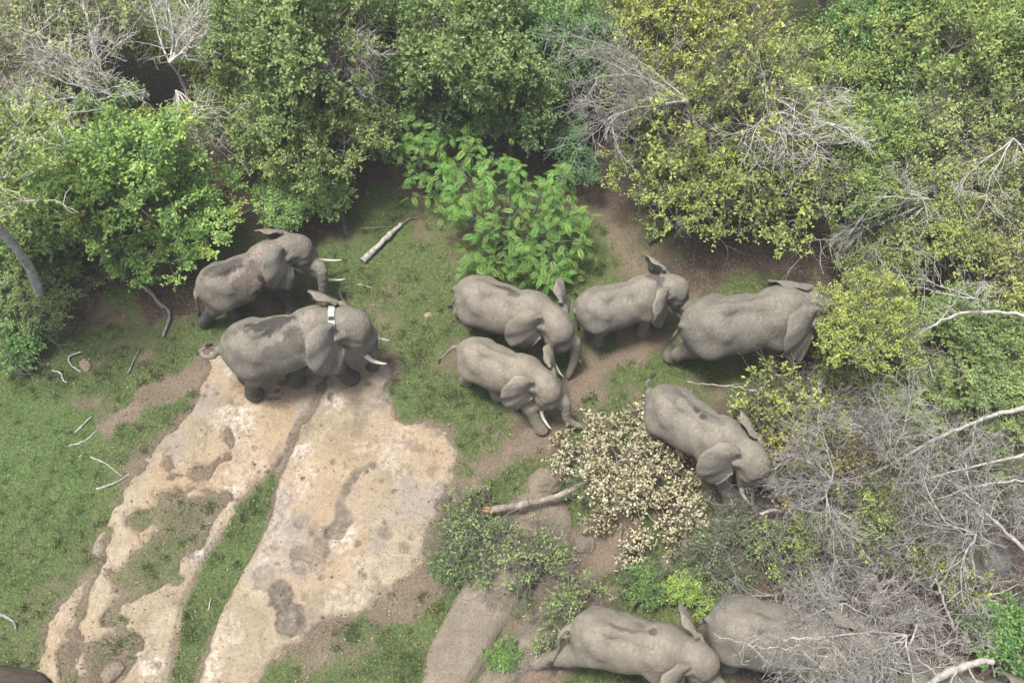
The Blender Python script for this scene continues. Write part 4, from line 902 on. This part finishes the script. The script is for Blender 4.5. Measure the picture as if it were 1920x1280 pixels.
def feathery(label, heads, base, seed, scale=1.0, per=9, extra=3):
    r = np.random.default_rng(seed); q = P(*base, 0); root = empty("feathery_sapling", (q[0], q[1], 0))
    tag(root, label, "sapling", "feathery-leaved saplings"); T = Tubes(); sets = []
    heads = list(heads) + [(a + r.normal(0, 17), b_ + r.normal(0, 16), z - r.uniform(.05, .6)) for a, b_, z in heads for _ in range(extra)]
    for (cx, cy, z) in heads:
        e = P(cx, cy, max(z, .5)) - q; b_ = bend(r, (r.normal(0, .1), r.normal(0, .1), 0), e, 6, .08); T.add(b_, np.linspace(.02, .006, 6), 4)
        k = max(5, int(per * r.uniform(.8, 1.3))); a0 = r.uniform(0, 6.28); hk = r.uniform(.85, 1.3)
        for j in range(k):
            k_ = hk * r.uniform(.8, 1.25)
            sets.append((e - np.array([0, 0, .45 * j / k]) * scale + r.normal(0, .13, 3), (r.normal(0, .3), r.uniform(-.3, .6), a0 + j * 2.4 + r.normal(0, .3)), scale * r.uniform(.32, .62), (k_ * r.uniform(.85, 1.35), k_ * 1.08, k_ * .85)))
    sets.sort(key=lambda t: -t[0][2])
    for loc_, rot, s, col in sets[:280]:
        f = link("frond", FROND, MATS["leaf"], root); f.location = loc_; f.rotation_euler = rot; f.scale = (s, s, s); f.color = (*col, 1)
    if len(sets) > 280:
        from mathutils import Euler
        n0 = len(FROND.vertices); co = np.zeros(n0 * 3, np.float32); FROND.vertices.foreach_get('co', co); co = co.reshape(-1, 3)
        cl = np.zeros(n0 * 4, np.float32); FROND.attributes['col'].data.foreach_get('color', cl); cl = cl.reshape(-1, 4)[:, :3]
        tri = [tuple(p.vertices) for p in FROND.polygons]; t3 = np.array([t for t in tri if len(t) == 3]); t4 = np.array([t for t in tri if len(t) == 4])
        V, F3, F4, K = [], [], [], []
        for i, (loc_, rot, s, col) in enumerate(sets[280:]):
            M = np.array(Euler(rot).to_matrix()); V.append(co @ M.T * s + loc_); F3.append(t3 + i * n0); F4.append(t4 + i * n0); K.append(cl * np.array(col))
        o = link("lower_fronds", mesh_from("lower_fronds", np.concatenate(V), [np.concatenate(F3), np.concatenate(F4)], {"col": np.concatenate(K)}, False), MATS["leaf"], root); o["kind"] = "stuff"
    link("stem", T.mesh("stem"), MATS["tree_bark"], root)
    return root
feathery("bright green feathery-leaved sapling behind the close pair of elephants",
         [(880, 265, 3.0), (930, 290, 3.0), (960, 310, 2.8), (865, 320, 2.6), (920, 340, 2.6), (985, 345, 2.5), (1030, 340, 2.5), (1060, 320, 2.5), (1045, 365, 2.3), (880, 375, 2.3), (930, 390, 2.2), (985, 385, 2.2), (1075, 395, 2.0),
          (1020, 410, 2.0), (900, 420, 1.9), (950, 425, 1.9), (1060, 425, 1.8), (1000, 445, 1.7), (1040, 455, 1.5), (1080, 450, 1.5), (960, 465, 1.4), (910, 455, 1.4), (1010, 485, 1.2), (1055, 485, 1.2), (880, 480, 1.0), (930, 480, 1.1), (970, 490, 1.1), (1040, 505, 1.0),
          (840, 310, 2.3), (850, 360, 2.0), (830, 380, 1.8)], (960, 470), 5)
feathery("duller feathery-leaved sapling left of the bright one", [(770, 220, 2.6), (800, 250, 2.6), (780, 190, 2.8), (760, 250, 2.3), (830, 260, 2.5), (790, 280, 2.2), (760, 290, 2.0), (810, 300, 2.0), (785, 330, 1.6), (840, 330, 1.8)], (810, 360), 6, .95, 6)
feathery("small vivid feathery sapling right of the rightmost walker", [(1670, 560, 1.6), (1700, 580, 1.6), (1680, 600, 1.4), (1720, 560, 1.5), (1705, 610, 1.2), (1650, 590, 1.2), (1740, 600, 1.2)], (1700, 640), 7, .85, 6)

# ------------------------------------------------------------------ dead wood
def twig(T, r, p, d, L, rad, lev, wander=.22, up=.05, kids=(5, 7, 5), sides=(6, 4, 3, 3), ratio=.55):
    n = 7 if lev < 2 else 5; pts = [np.array(p, float)]; d = unit(np.array(d, float))
    for i in range(n - 1):
        d = unit(d + r.normal(0, wander, 3) + np.array([0, 0, up])); pts.append(pts[-1] + d * L / (n - 1))
    pts = np.array(pts); pts[:, 2] = np.maximum(pts[:, 2], .03)
    T.add(pts, np.linspace(rad, max(rad * .3, .0035), n), sides[min(lev, 3)])
    if lev < len(kids):
        for j in range(kids[lev]):
            i = r.integers(1, n); dd = pts[i] - pts[i - 1]
            twig(T, r, pts[i], unit(dd) + r.normal(0, .62, 3), L * ratio * r.uniform(.6, 1.25), max(rad * .5, .005), lev + 1, wander, up, kids, sides, ratio)
def dead_mesh(seed, L=1.7, rad=.045, stems=6, kids=(6, 7, 4), tilt=.9, up=.02, wander=.24):
    r = np.random.default_rng(seed); T = Tubes()
    for i in range(stems):
        a = i * 6.28 / stems + r.normal(0, .4); d = np.array([math.cos(a) * tilt, math.sin(a) * tilt, r.uniform(.3, .9)])
        twig(T, r, (r.normal(0, .08), r.normal(0, .08), -.02), d, L * r.uniform(.7, 1.2), rad * r.uniform(.7, 1.1), 0, wander, up, kids)
    return T.mesh("dead_branches")
DEAD = [dead_mesh(1, rad=.036, kids=(6, 7, 4)), dead_mesh(2, 1.6, .03, 6, (6, 7, 4)), dead_mesh(3, 1.8, .04, 5, (7, 7, 4)), dead_mesh(4, 1.3, .026, 7, (6, 7, 4), 1.2, -.01), dead_mesh(5, 2.0, .04, 5, (6, 6, 4), .6, .04)]
LIT_MESH = []
GD = "leafless grey bushes of the dead thicket"
for i, (cx, cy, s, k, lab) in enumerate([
 (1470, 985, .95, 1, "leafless grey bush left of the thicket, below the spotted elephant's head"), (1560, 930, 1.0, 3, "leafless grey bush right of the spotted elephant's trunk"), (1600, 1030, 1.05, 0, "leafless grey bush in the middle of the dead thicket"),
 (1520, 1090, 1.0, 2, "leafless grey bush over the hidden elephant's back"), (1640, 1120, 1.05, 1, "dense leafless bush above the hidden elephant's head"), (1600, 1200, 1.0, 3, "dense leafless bush covering the hidden elephant's head"),
 (1530, 1215, .8, 1, "leafless bush in front of the hidden elephant's flank"), (1690, 1200, .9, 0, "leafless bush behind the back at the bottom edge"), (1720, 930, 1.0, 2, "leafless bush over the pale grey boulder"), (1820, 900, 1.0, 1, "leafless bush right of the pale grey boulder"),
 (1880, 980, .9, 3, "leafless bush at the right edge below the long limbs"), (1760, 830, .9, 0, "leafless bush under the long dead limbs"), (1880, 820, .9, 2, "leafless bush at the right edge among the long limbs"), (1560, 750, .9, 3, "soft grey twiggy bush above the orange-tinged shrub"),
 (1600, 810, .85, 1, "soft grey twiggy bush right of the orange-tinged shrub"), (1430, 880, .5, 3, "small leafless bush over the spotted elephant's face"), (1690, 1060, .9, 3, "leafless bush left of the blue-grey boulder"), (1850, 1110, .8, 1, "leafless bush right of the blue-grey boulder"),
 (1640, 1270, .9, 0, "leafless bush at the bottom edge left of the broken limb"), (1500, 1150, .7, 3, "thin leafless bush across the hidden elephant's rump"), (1300, 640, .22, 4, "small bare sprig in front of the rightmost walker")]):
    q = P(cx, cy, .5 * s); o = empty("dead_bush", (q[0], q[1], 0), i * 1.7); o.scale = (s,) * 3; tag(o, lab, "bush", GD)
    b_ = link("branches", DEAD[k], MATS["dead_wood"], o); t = .75 + .8 * ((i * 7) % 5) / 5; b_.color = (t, t, t * 1.0, 1)
def fan(name, px, py, z, dpx, dpy, dz, L, seed, label, rad=.05, n=4, kids=(7, 7, 4), group="dead trees", up=0, tone=1.35, wander=.2):
    """a dead crown spreading from one point of the photograph towards another"""
    r = np.random.default_rng(seed); a = P(px, py, z); b_ = P(dpx, dpy, dz); d = unit(b_ - a); T = Tubes(); base = np.array([a[0], a[1], 0])
    T.add(bend(r, (0, 0, -.1), a - base, 6, .05), np.linspace(rad * 1.3, rad * .6, 6), 7)
    for i in range(n): twig(T, r, a - base, d + r.normal(0, .42, 3), L * r.uniform(.6, 1.1), rad * r.uniform(.35, .7), 0, wander, up, kids)
    root = empty(name, base); tag(root, label, "dead tree", group); o = link("branches", T.mesh("branches"), MATS["dead_wood"], root); o.color = (tone, tone, tone, 1)
fan("dead_tree", 318, 118, 3.6, 400, 30, 4.6, 2.0, 11, "bare pale dead tree with spreading branches at the top left", .055, 7, (7, 6, 3), up=.06, tone=2.09)
fan("dead_tree", 330, 170, 2.6, 400, 240, 2.4, 2.2, 12, "bare dead crown hanging over the reddish soil", .045, 5, (7, 6, 3), tone=2.09)
fan("dead_tree", 210, 180, 3.6, 150, 140, 4.4, 2.4, 13, "pale leafless crown among the grey-green trees at top left", .045, 9, (6, 6, 4), tone=2.01)
fan("dead_tree", 20, 170, 3.4, 60, 210, 3.6, 1.6, 14, "leafless twigs at the left edge below the top left tree", .04, 7, (6, 5, 3), tone=2.09)
fan("dead_tree", 1290, 190, 3.8, 1170, 190, 3.6, 2.3, 15, "dense fan of grey dead twigs left of the yellow tree", .05, 8, (7, 8, 4), tone=1.28, wander=.14)
fan("dead_tree", 1440, 180, 4.0, 1500, 210, 4.2, 2.0, 16, "grey dead twigs rising through the wide yellow-green tree", .04, 5, (7, 6, 3), tone=1.82)
fan("dead_tree", 1745, 375, 2.4, 1630, 425, 2.0, 2.0, 17, "drooping fan of pale dead twigs above the vivid sapling", .045, 7, (7, 8, 3), up=-.02, tone=1.42, wander=.12)
fan("dead_tree", 1900, 260, 3.6, 1840, 330, 3.4, 2.0, 18, "forked bare branches at the right edge, upper middle", .05, 3, (6, 5, 3), tone=1.49)
fan("dead_tree", 640, 70, 3.8, 640, 120, 4.0, 1.6, 19, "soft grey dead twigs on top of the tall olive tree", .03, 5, (7, 7, 4), tone=1.82)
fan("dead_tree", 1830, 560, 2.4, 1800, 490, 3.0, 1.8, 20, "bare branches standing above the long limb at right", .035, 3, (6, 4, 2), tone=1.55)
def limb(pts, r0, r1, seed, label, twl=.8, nt_=8, kids=(4, 3), matn="dead_wood", tone=1.35, name="fallen_limb", cat="branch", group="long dead limbs", lift=0, sides=8, wig=.02):
    """a limb or stick along known points (photograph pixel, height)"""
    r = np.random.default_rng(seed); Q = np.array([P(a, b_, z + lift) for a, b_, z in pts]); c0 = Q[0].copy(); c0[2] = 0
    n = max(8, 5 * len(pts)); q = catmull(Q - c0, n) + r.normal(0, wig, (n, 3)); T = Tubes(); T.add(q, np.linspace(r0, r1, n) * (1 + .12 * r.normal(0, 1, n)), sides)
    for j in range(nt_):
        i = r.integers(n // 4, n); d = q[i] - q[i - 1]; twig(T, r, q[i], unit(d) + r.normal(0, .6, 3), twl * r.uniform(.5, 1.2), max(.006, (r0 + (r1 - r0) * i / n) * .45), 1, .22, .02, (0,) + kids)
    root = empty(name, c0); tag(root, label, cat, group); o = link("wood", T.mesh("wood"), MATS[matn], root); o.color = (tone, tone, tone * .98, 1)
    return root
GT = "dead trees standing over the thicket"
fan("dead_tree", 1700, 1190, 2.5, 1520, 1190, 3.0, 1.9, 51, "leafless tree spreading left over the hidden elephant", .045, 5, (7, 8, 4), group=GT, tone=1.24)
fan("dead_tree", 1580, 1130, 2.4, 1520, 1180, 2.9, 1.4, 52, "leafless tree standing behind the hidden elephant's back", .035, 4, (7, 8, 4), group=GT, tone=1.19)
fan("dead_tree", 1640, 1290, 2.2, 1590, 1230, 2.8, 1.6, 53, "leafless tree at the bottom edge in front of the hidden elephant", .035, 4, (7, 8, 4), group=GT, tone=1.24)
fan("dead_tree", 1560, 900, 1.8, 1450, 880, 2.5, 1.5, 54, "leafless tree over the spotted elephant's forehead", .04, 6, (7, 7, 4), group=GT, tone=1.19)
fan("dead_tree", 1690, 880, 1.8, 1610, 800, 2.6, 1.7, 55, "leafless tree right of the yellowish shrubs", .035, 4, (7, 8, 4), group=GT, tone=1.19)
fan("dead_tree", 1830, 1000, 1.6, 1720, 980, 2.2, 1.8, 56, "leafless tree over the blue-grey boulder", .04, 6, (7, 7, 4), group=GT, tone=1.24)
limb([(1925, 765, 1.4), (1830, 790, 1.5), (1740, 830, 1.5), (1650, 880, 1.3), (1580, 905, 1.0)], .055, .016, 31, "thick pale dead limb reaching left from the right edge", 1.3, 16, (6, 4), tone=1.25)
limb([(1925, 850, 1.3), (1800, 880, 1.4), (1700, 905, 1.3), (1570, 905, 1.1)], .036, .010, 32, "second pale dead limb just under the thick one", 1.0, 12, (5, 3), tone=1.25)
limb([(1925, 900, 1.2), (1850, 905, 1.3), (1770, 930, 1.2), (1680, 970, .9)], .03, .008, 33, "lower dead limb crossing the right thicket", .9, 10, (5, 3), tone=1.25)
limb([(1810, 955, .8), (1818, 1020, .7), (1828, 1075, .5), (1850, 1085, .4), (1815, 1105, .2)], .028, .022, 34, "bent white stick over the blue-grey boulder", .4, 1, (2, 1), tone=1.58)
limb([(1830, 960, .9), (1845, 1040, .6), (1862, 1110, .2)], .028, .02, 35, "straight tan stick right of the bent white stick", .4, 2, (2, 1), tone=0.76)
limb([(1930, 1040, 1.2), (1870, 980, 1.2), (1780, 900, 1.2)], .05, .02, 36, "leaning tan limb near the right edge", .8, 5, (3, 2), tone=1.13)
limb([(1720, 1300, 2.6), (1770, 1262, 2.7), (1830, 1242, 2.75), (1862, 1237, 2.75)], .08, .065, 37, "broken pale limb lying over the back at the bottom edge", .5, 3, (3, 2), tone=1.19)
limb([(1690, 1245, .6), (1712, 1190, .7), (1722, 1150, .8), (1715, 1140, .9)], .035, .02, 38, "forked pale branch above the back at the bottom edge", .7, 6, (4, 3), tone=1.36)
limb([(1790, 1180, .5), (1775, 1140, .7), (1760, 1100, .8), (1755, 1060, .9)], .035, .015, 39, "upright pale branch left of the blue-grey stone", .7, 6, (4, 3), tone=1.36)
limb([(1925, 590, 2.2), (1870, 585, 2.3), (1800, 588, 2.4), (1740, 615, 2.3), (1695, 655, 2.1), (1688, 682, 2.0)], .045, .010, 40, "long bare white branch reaching left below the vivid sapling", .9, 9, (4, 3), tone=1.52)
limb([(1290, 715, .9), (1345, 722, 1.0), (1400, 730, 1.0), (1500, 755, .9), (1560, 790, .7)], .010, .030, 41, "thin bare branch arching over the spotted elephant's tail", .5, 8, (3, 2), tone=1.25)
limb([(1470, 952, .5), (1420, 965, .4), (1362, 980, .25)], .045, .03, 42, "short white limb in front of the spotted elephant's foot", .5, 3, (3, 2), tone=1.52)
limb([(1500, 900, 1.0), (1505, 980, .9), (1500, 1060, .7), (1510, 1130, .6)], .02, .01, 43, "thin upright white branch through the left thicket", .8, 10, (5, 3), tone=1.36)
limb([(1380, 1000, .5), (1480, 1010, .8), (1590, 1000, 1.0), (1680, 1010, .9)], .014, .012, 44, "thin arching twig across the left thicket", .8, 12, (5, 3), tone=1.30)
limb([(1430, 1270, 1.6), (1470, 1200, 2.8), (1520, 1195, 2.9), (1640, 1185, 2.4)], .008, .02, 45, "thin bare branch across the hidden elephant", .7, 12, (4, 3), tone=1.42)
limb([(1340, 1190, 2.9), (1400, 1205, 2.95), (1440, 1215, 2.9), (1500, 1210, 2.9)], .006, .012, 46, "fine bare twig above the hidden elephant's rump", .5, 8, (3, 2), tone=1.36)
limb([(0, 250, 3.2), (45, 290, 3.0), (62, 300, 2.8)], .05, .03, 47, "short bare branch at the left edge", .5, 4, (3, 2), tone=1.25)
# sticks on the ground
GS = "sticks lying on the ground"
for i, (pts, r0, r1, lab, tone, nt_) in enumerate([
 ([(680, 490, .08), (715, 455, .14), (752, 420, .12)], .095, .06, "weathered split log on the grass above the clearing", 1.2, 0),
 ([(752, 420, .1), (770, 410, .1), (788, 408, .06)], .025, .012, "thin stick at the end of the split log", .7, 0),
 ([(674, 428, .05), (735, 426, .05)], .03, .02, "grey stick half buried left of the split log", .65, 0),
 ([(278, 543, .06), (300, 570, .1), (318, 588, .08), (305, 632, .05)], .055, .03, "crooked grey branch on the grass left of the wet elephant", .85, 1),
 ([(152, 660, .05), (130, 668, .06), (134, 685, .05), (152, 697, .04)], .022, .016, "curved white stick on the left grass", 1.5, 0),
 ([(98, 694, .04), (114, 700, .05), (118, 712, .05), (125, 717, .03)], .02, .015, "short crooked white stick on the left grass", 1.5, 0),
 ([(140, 812, .04), (172, 780, .05)], .035, .02, "short grey stick at the edge of the lawn", 1.0, 0),
 ([(130, 836, .04), (160, 825, .05), (182, 806, .04)], .025, .015, "pale stick on the bare trail by the lawn", 1.25, 1),
 ([(165, 855, .04), (200, 870, .06), (228, 893, .04)], .022, .012, "thin stick pointing to the rock's left edge", 1.1, 0),
 ([(180, 917, .04), (215, 905, .07), (242, 890, .05)], .03, .012, "forked pale branch beside the left rock edge", 1.3, 3),
 ([(145, 862, .03), (158, 848, .04)], .02, .015, "tiny grey stick on the lawn", 1.1, 0), ([(150, 895, .03), (190, 905, .04)], .02, .012, "thin grey stick left of the forked pale branch", .9, 1),
 ([(0, 1150, .03), (25, 1165, .05), (30, 1180, .03)], .04, .02, "brownish stick at the left edge of the lawn", .8, 1), ([(390, 1145, .03), (396, 1120, .05)], .014, .01, "small white stick in the grass strip", 1.4, 0),
 ([(195, 480, .06), (222, 515, .05)], .035, .02, "grey stick in the leaf litter under the left trees", .9, 0), ([(240, 700, .04), (262, 652, .05)], .022, .01, "thin grey stick below the crooked branch", .8, 0),
 ([(635, 548, .05), (650, 575, .12)], .05, .035, "grey stump end between the two tusked elephants", .8, 0), ([(545, 498, .9), (570, 530, .5), (590, 565, .08)], .035, .02, "bare branch held under the wet elephant's trunk", .6, 5),
 ([(670, 533, .04), (700, 540, .05)], .02, .012, "thin stick on the soil below the split log", 1.0, 0), ([(1410, 460, .06), (1245, 430, .1)], .0, .0, "", 1, 0),
 ([(1215, 455, .1), (1262, 425, .2), (1300, 400, .3)], .06, .04, "dark fallen trunk under the yellow-green tree", .35, 0), ([(640, 400, .5), (650, 440, .03)], .05, .06, "broken dark stub above the split log", .5, 2),
 ([(410, 375, 1.0), (440, 335, 1.8)], .09, .06, "leaning dark trunk below the dull olive tree", .45, 1)]):
    if lab: limb(pts, r0, r1, 60 + i, lab, .45, nt_, (2, 1), tone=tone, name="log" if r0 > .092 else "stick", cat="log" if r0 > .092 else "stick", group=GS, wig=.006)

# felled branch with dry pale leaves
def felled():
    r = np.random.default_rng(9); a = P(925, 955, .40); base = np.array([a[0], a[1], 0]); root = empty("felled_branch", base)
    tag(root, "felled branch with a splintered end and dry cream leaves beside the close pair", "branch")
    q = catmull(np.array([P(925, 955, .46), P(985, 945, .50), P(1045, 930, .48), P(1085, 910, .42), P(1130, 890, .40), P(1180, 880, .45)]) - base, 20)
    T = Tubes(); T.add(q + r.normal(0, .008, (20, 3)), np.linspace(.085, .05, 20) * (1 + .1 * r.normal(0, 1, 20)), 9)
    tips = []
    for (cx, cy, z) in [(1110, 800, .5), (1150, 790, .8), (1185, 780, .5), (1200, 810, 1.0), (1140, 830, .9), (1090, 840, .5), (1060, 830, .3), (1230, 830, .8), (1190, 850, 1.1), (1130, 870, .9), (1160, 900, 1.1), (1220, 880, .9), (1260, 870, .5), (1120, 920, .8), (1170, 940, .9),
                        (1130, 960, .6), (1120, 985, .3), (1220, 940, .6), (1260, 920, .5), (1290, 950, .5), (1250, 980, .5), (1290, 1000, .3), (1310, 960, .4), (1200, 1000, .3), (1270, 1020, .2), (1180, 1040, .2), (1300, 900, .3), (1240, 790, .4), (1210, 770, .3), (1050, 870, .3), (1280, 850, .3), (1190, 900, 1.0), (1100, 880, .7), (1310, 1000, .3)]:
        p = P(cx, cy, z) - base; tips.append(p); st = q[r.integers(13, 20)]; T.add(bend(r, st, p, 6, .10), np.linspace(.028, .007, 6), 4)
    wood = link("stem", T.mesh("stem"), MATS["pale_bark"], root); wood.color = (.95, .9, .82, 1)
    S = Tubes()
    for i in range(11):
        o = r.normal(0, .038, 3); e = q[0] + o + np.array([-r.uniform(.04, .26), r.normal(0, .03), r.normal(0, .03)]); S.add([q[1] + o * .9, q[0] + o, e], [.03, .026, .004], 4)
    link("splintered_end", S.mesh("splintered_end"), MATS["fresh_wood"], root)["label"] = "fresh orange splintered end"
    tips = np.array(tips); nt_, per = 26, 13; n = len(tips); ci = np.repeat(np.arange(n), nt_)
    c0 = tips[ci] + r.normal(0, .12, (n * nt_, 3)); c0[:, 2] = np.maximum(c0[:, 2], .08); td = unit(r.normal(0, 1, (n * nt_, 3)) + [0, 0, .15]); tl = r.uniform(.18, .38, n * nt_)
    ti = np.repeat(np.arange(n * nt_), per); f = np.tile(np.linspace(.1, 1, per), n * nt_); N = len(ti)
    pos = c0[ti] + td[ti] * (tl[ti] * f)[:, None] + r.normal(0, .03, (N, 3)); pos[:, 2] = np.maximum(pos[:, 2], .03)
    ax = unit(td[ti] * .4 + r.normal(0, .7, (N, 3))); nn = unit(np.array([0, 0, .7]) + r.normal(0, .7, (N, 3))); L = r.uniform(.055, .105, N)
    t = np.clip(r.random((N, 1)) * .9 + .25 * r.normal(0, .6, (n, 1))[ci][ti], 0, 1); c = np.array([.37, .335, .21]) * (1 - t) + np.array([.74, .69, .50]) * t
    dk = (r.random(N) < .24)[:, None]; c = np.where(dk, np.array([.075, .085, .04]) * (.7 + .6 * t), c)
    V, F, cc = leaves(pos, ax, nn, L, L * .31, c)
    lv = link("dry_leaves", mesh_from("dry_leaves", V, F, {"col": cc}, False), MATS["leaf"], root); lv["kind"] = "stuff"
felled()

# ------------------------------------------------------------------ thin dusty air
def haze():
    v = np.array([[x, y, z] for x in (-330, 330) for y in (-310, 430) for z in (-3.0, 24.5)], float)
    f = np.array([[0, 1, 3, 2], [4, 6, 7, 5], [0, 4, 5, 1], [2, 3, 7, 6], [0, 2, 6, 4], [1, 5, 7, 3]])
    m = bpy.data.materials.new("dusty_air"); m.use_nodes = True; n = m.node_tree.nodes; n.clear()
    o = n.new("ShaderNodeOutputMaterial"); p = n.new("ShaderNodeVolumePrincipled"); p.inputs['Density'].default_value = .0011; p.inputs['Color'].default_value = (.92, .94, .92, 1); p.inputs['Anisotropy'].default_value = .1
    m.node_tree.links.new(p.outputs[0], o.inputs['Volume'])
    return tag(link("haze", mesh_from("haze", v, f, smooth=False), m), "thin pale dusty air over the whole clearing", "haze", kind="stuff")
haze()
scene.cycles.volume_bounces = 0
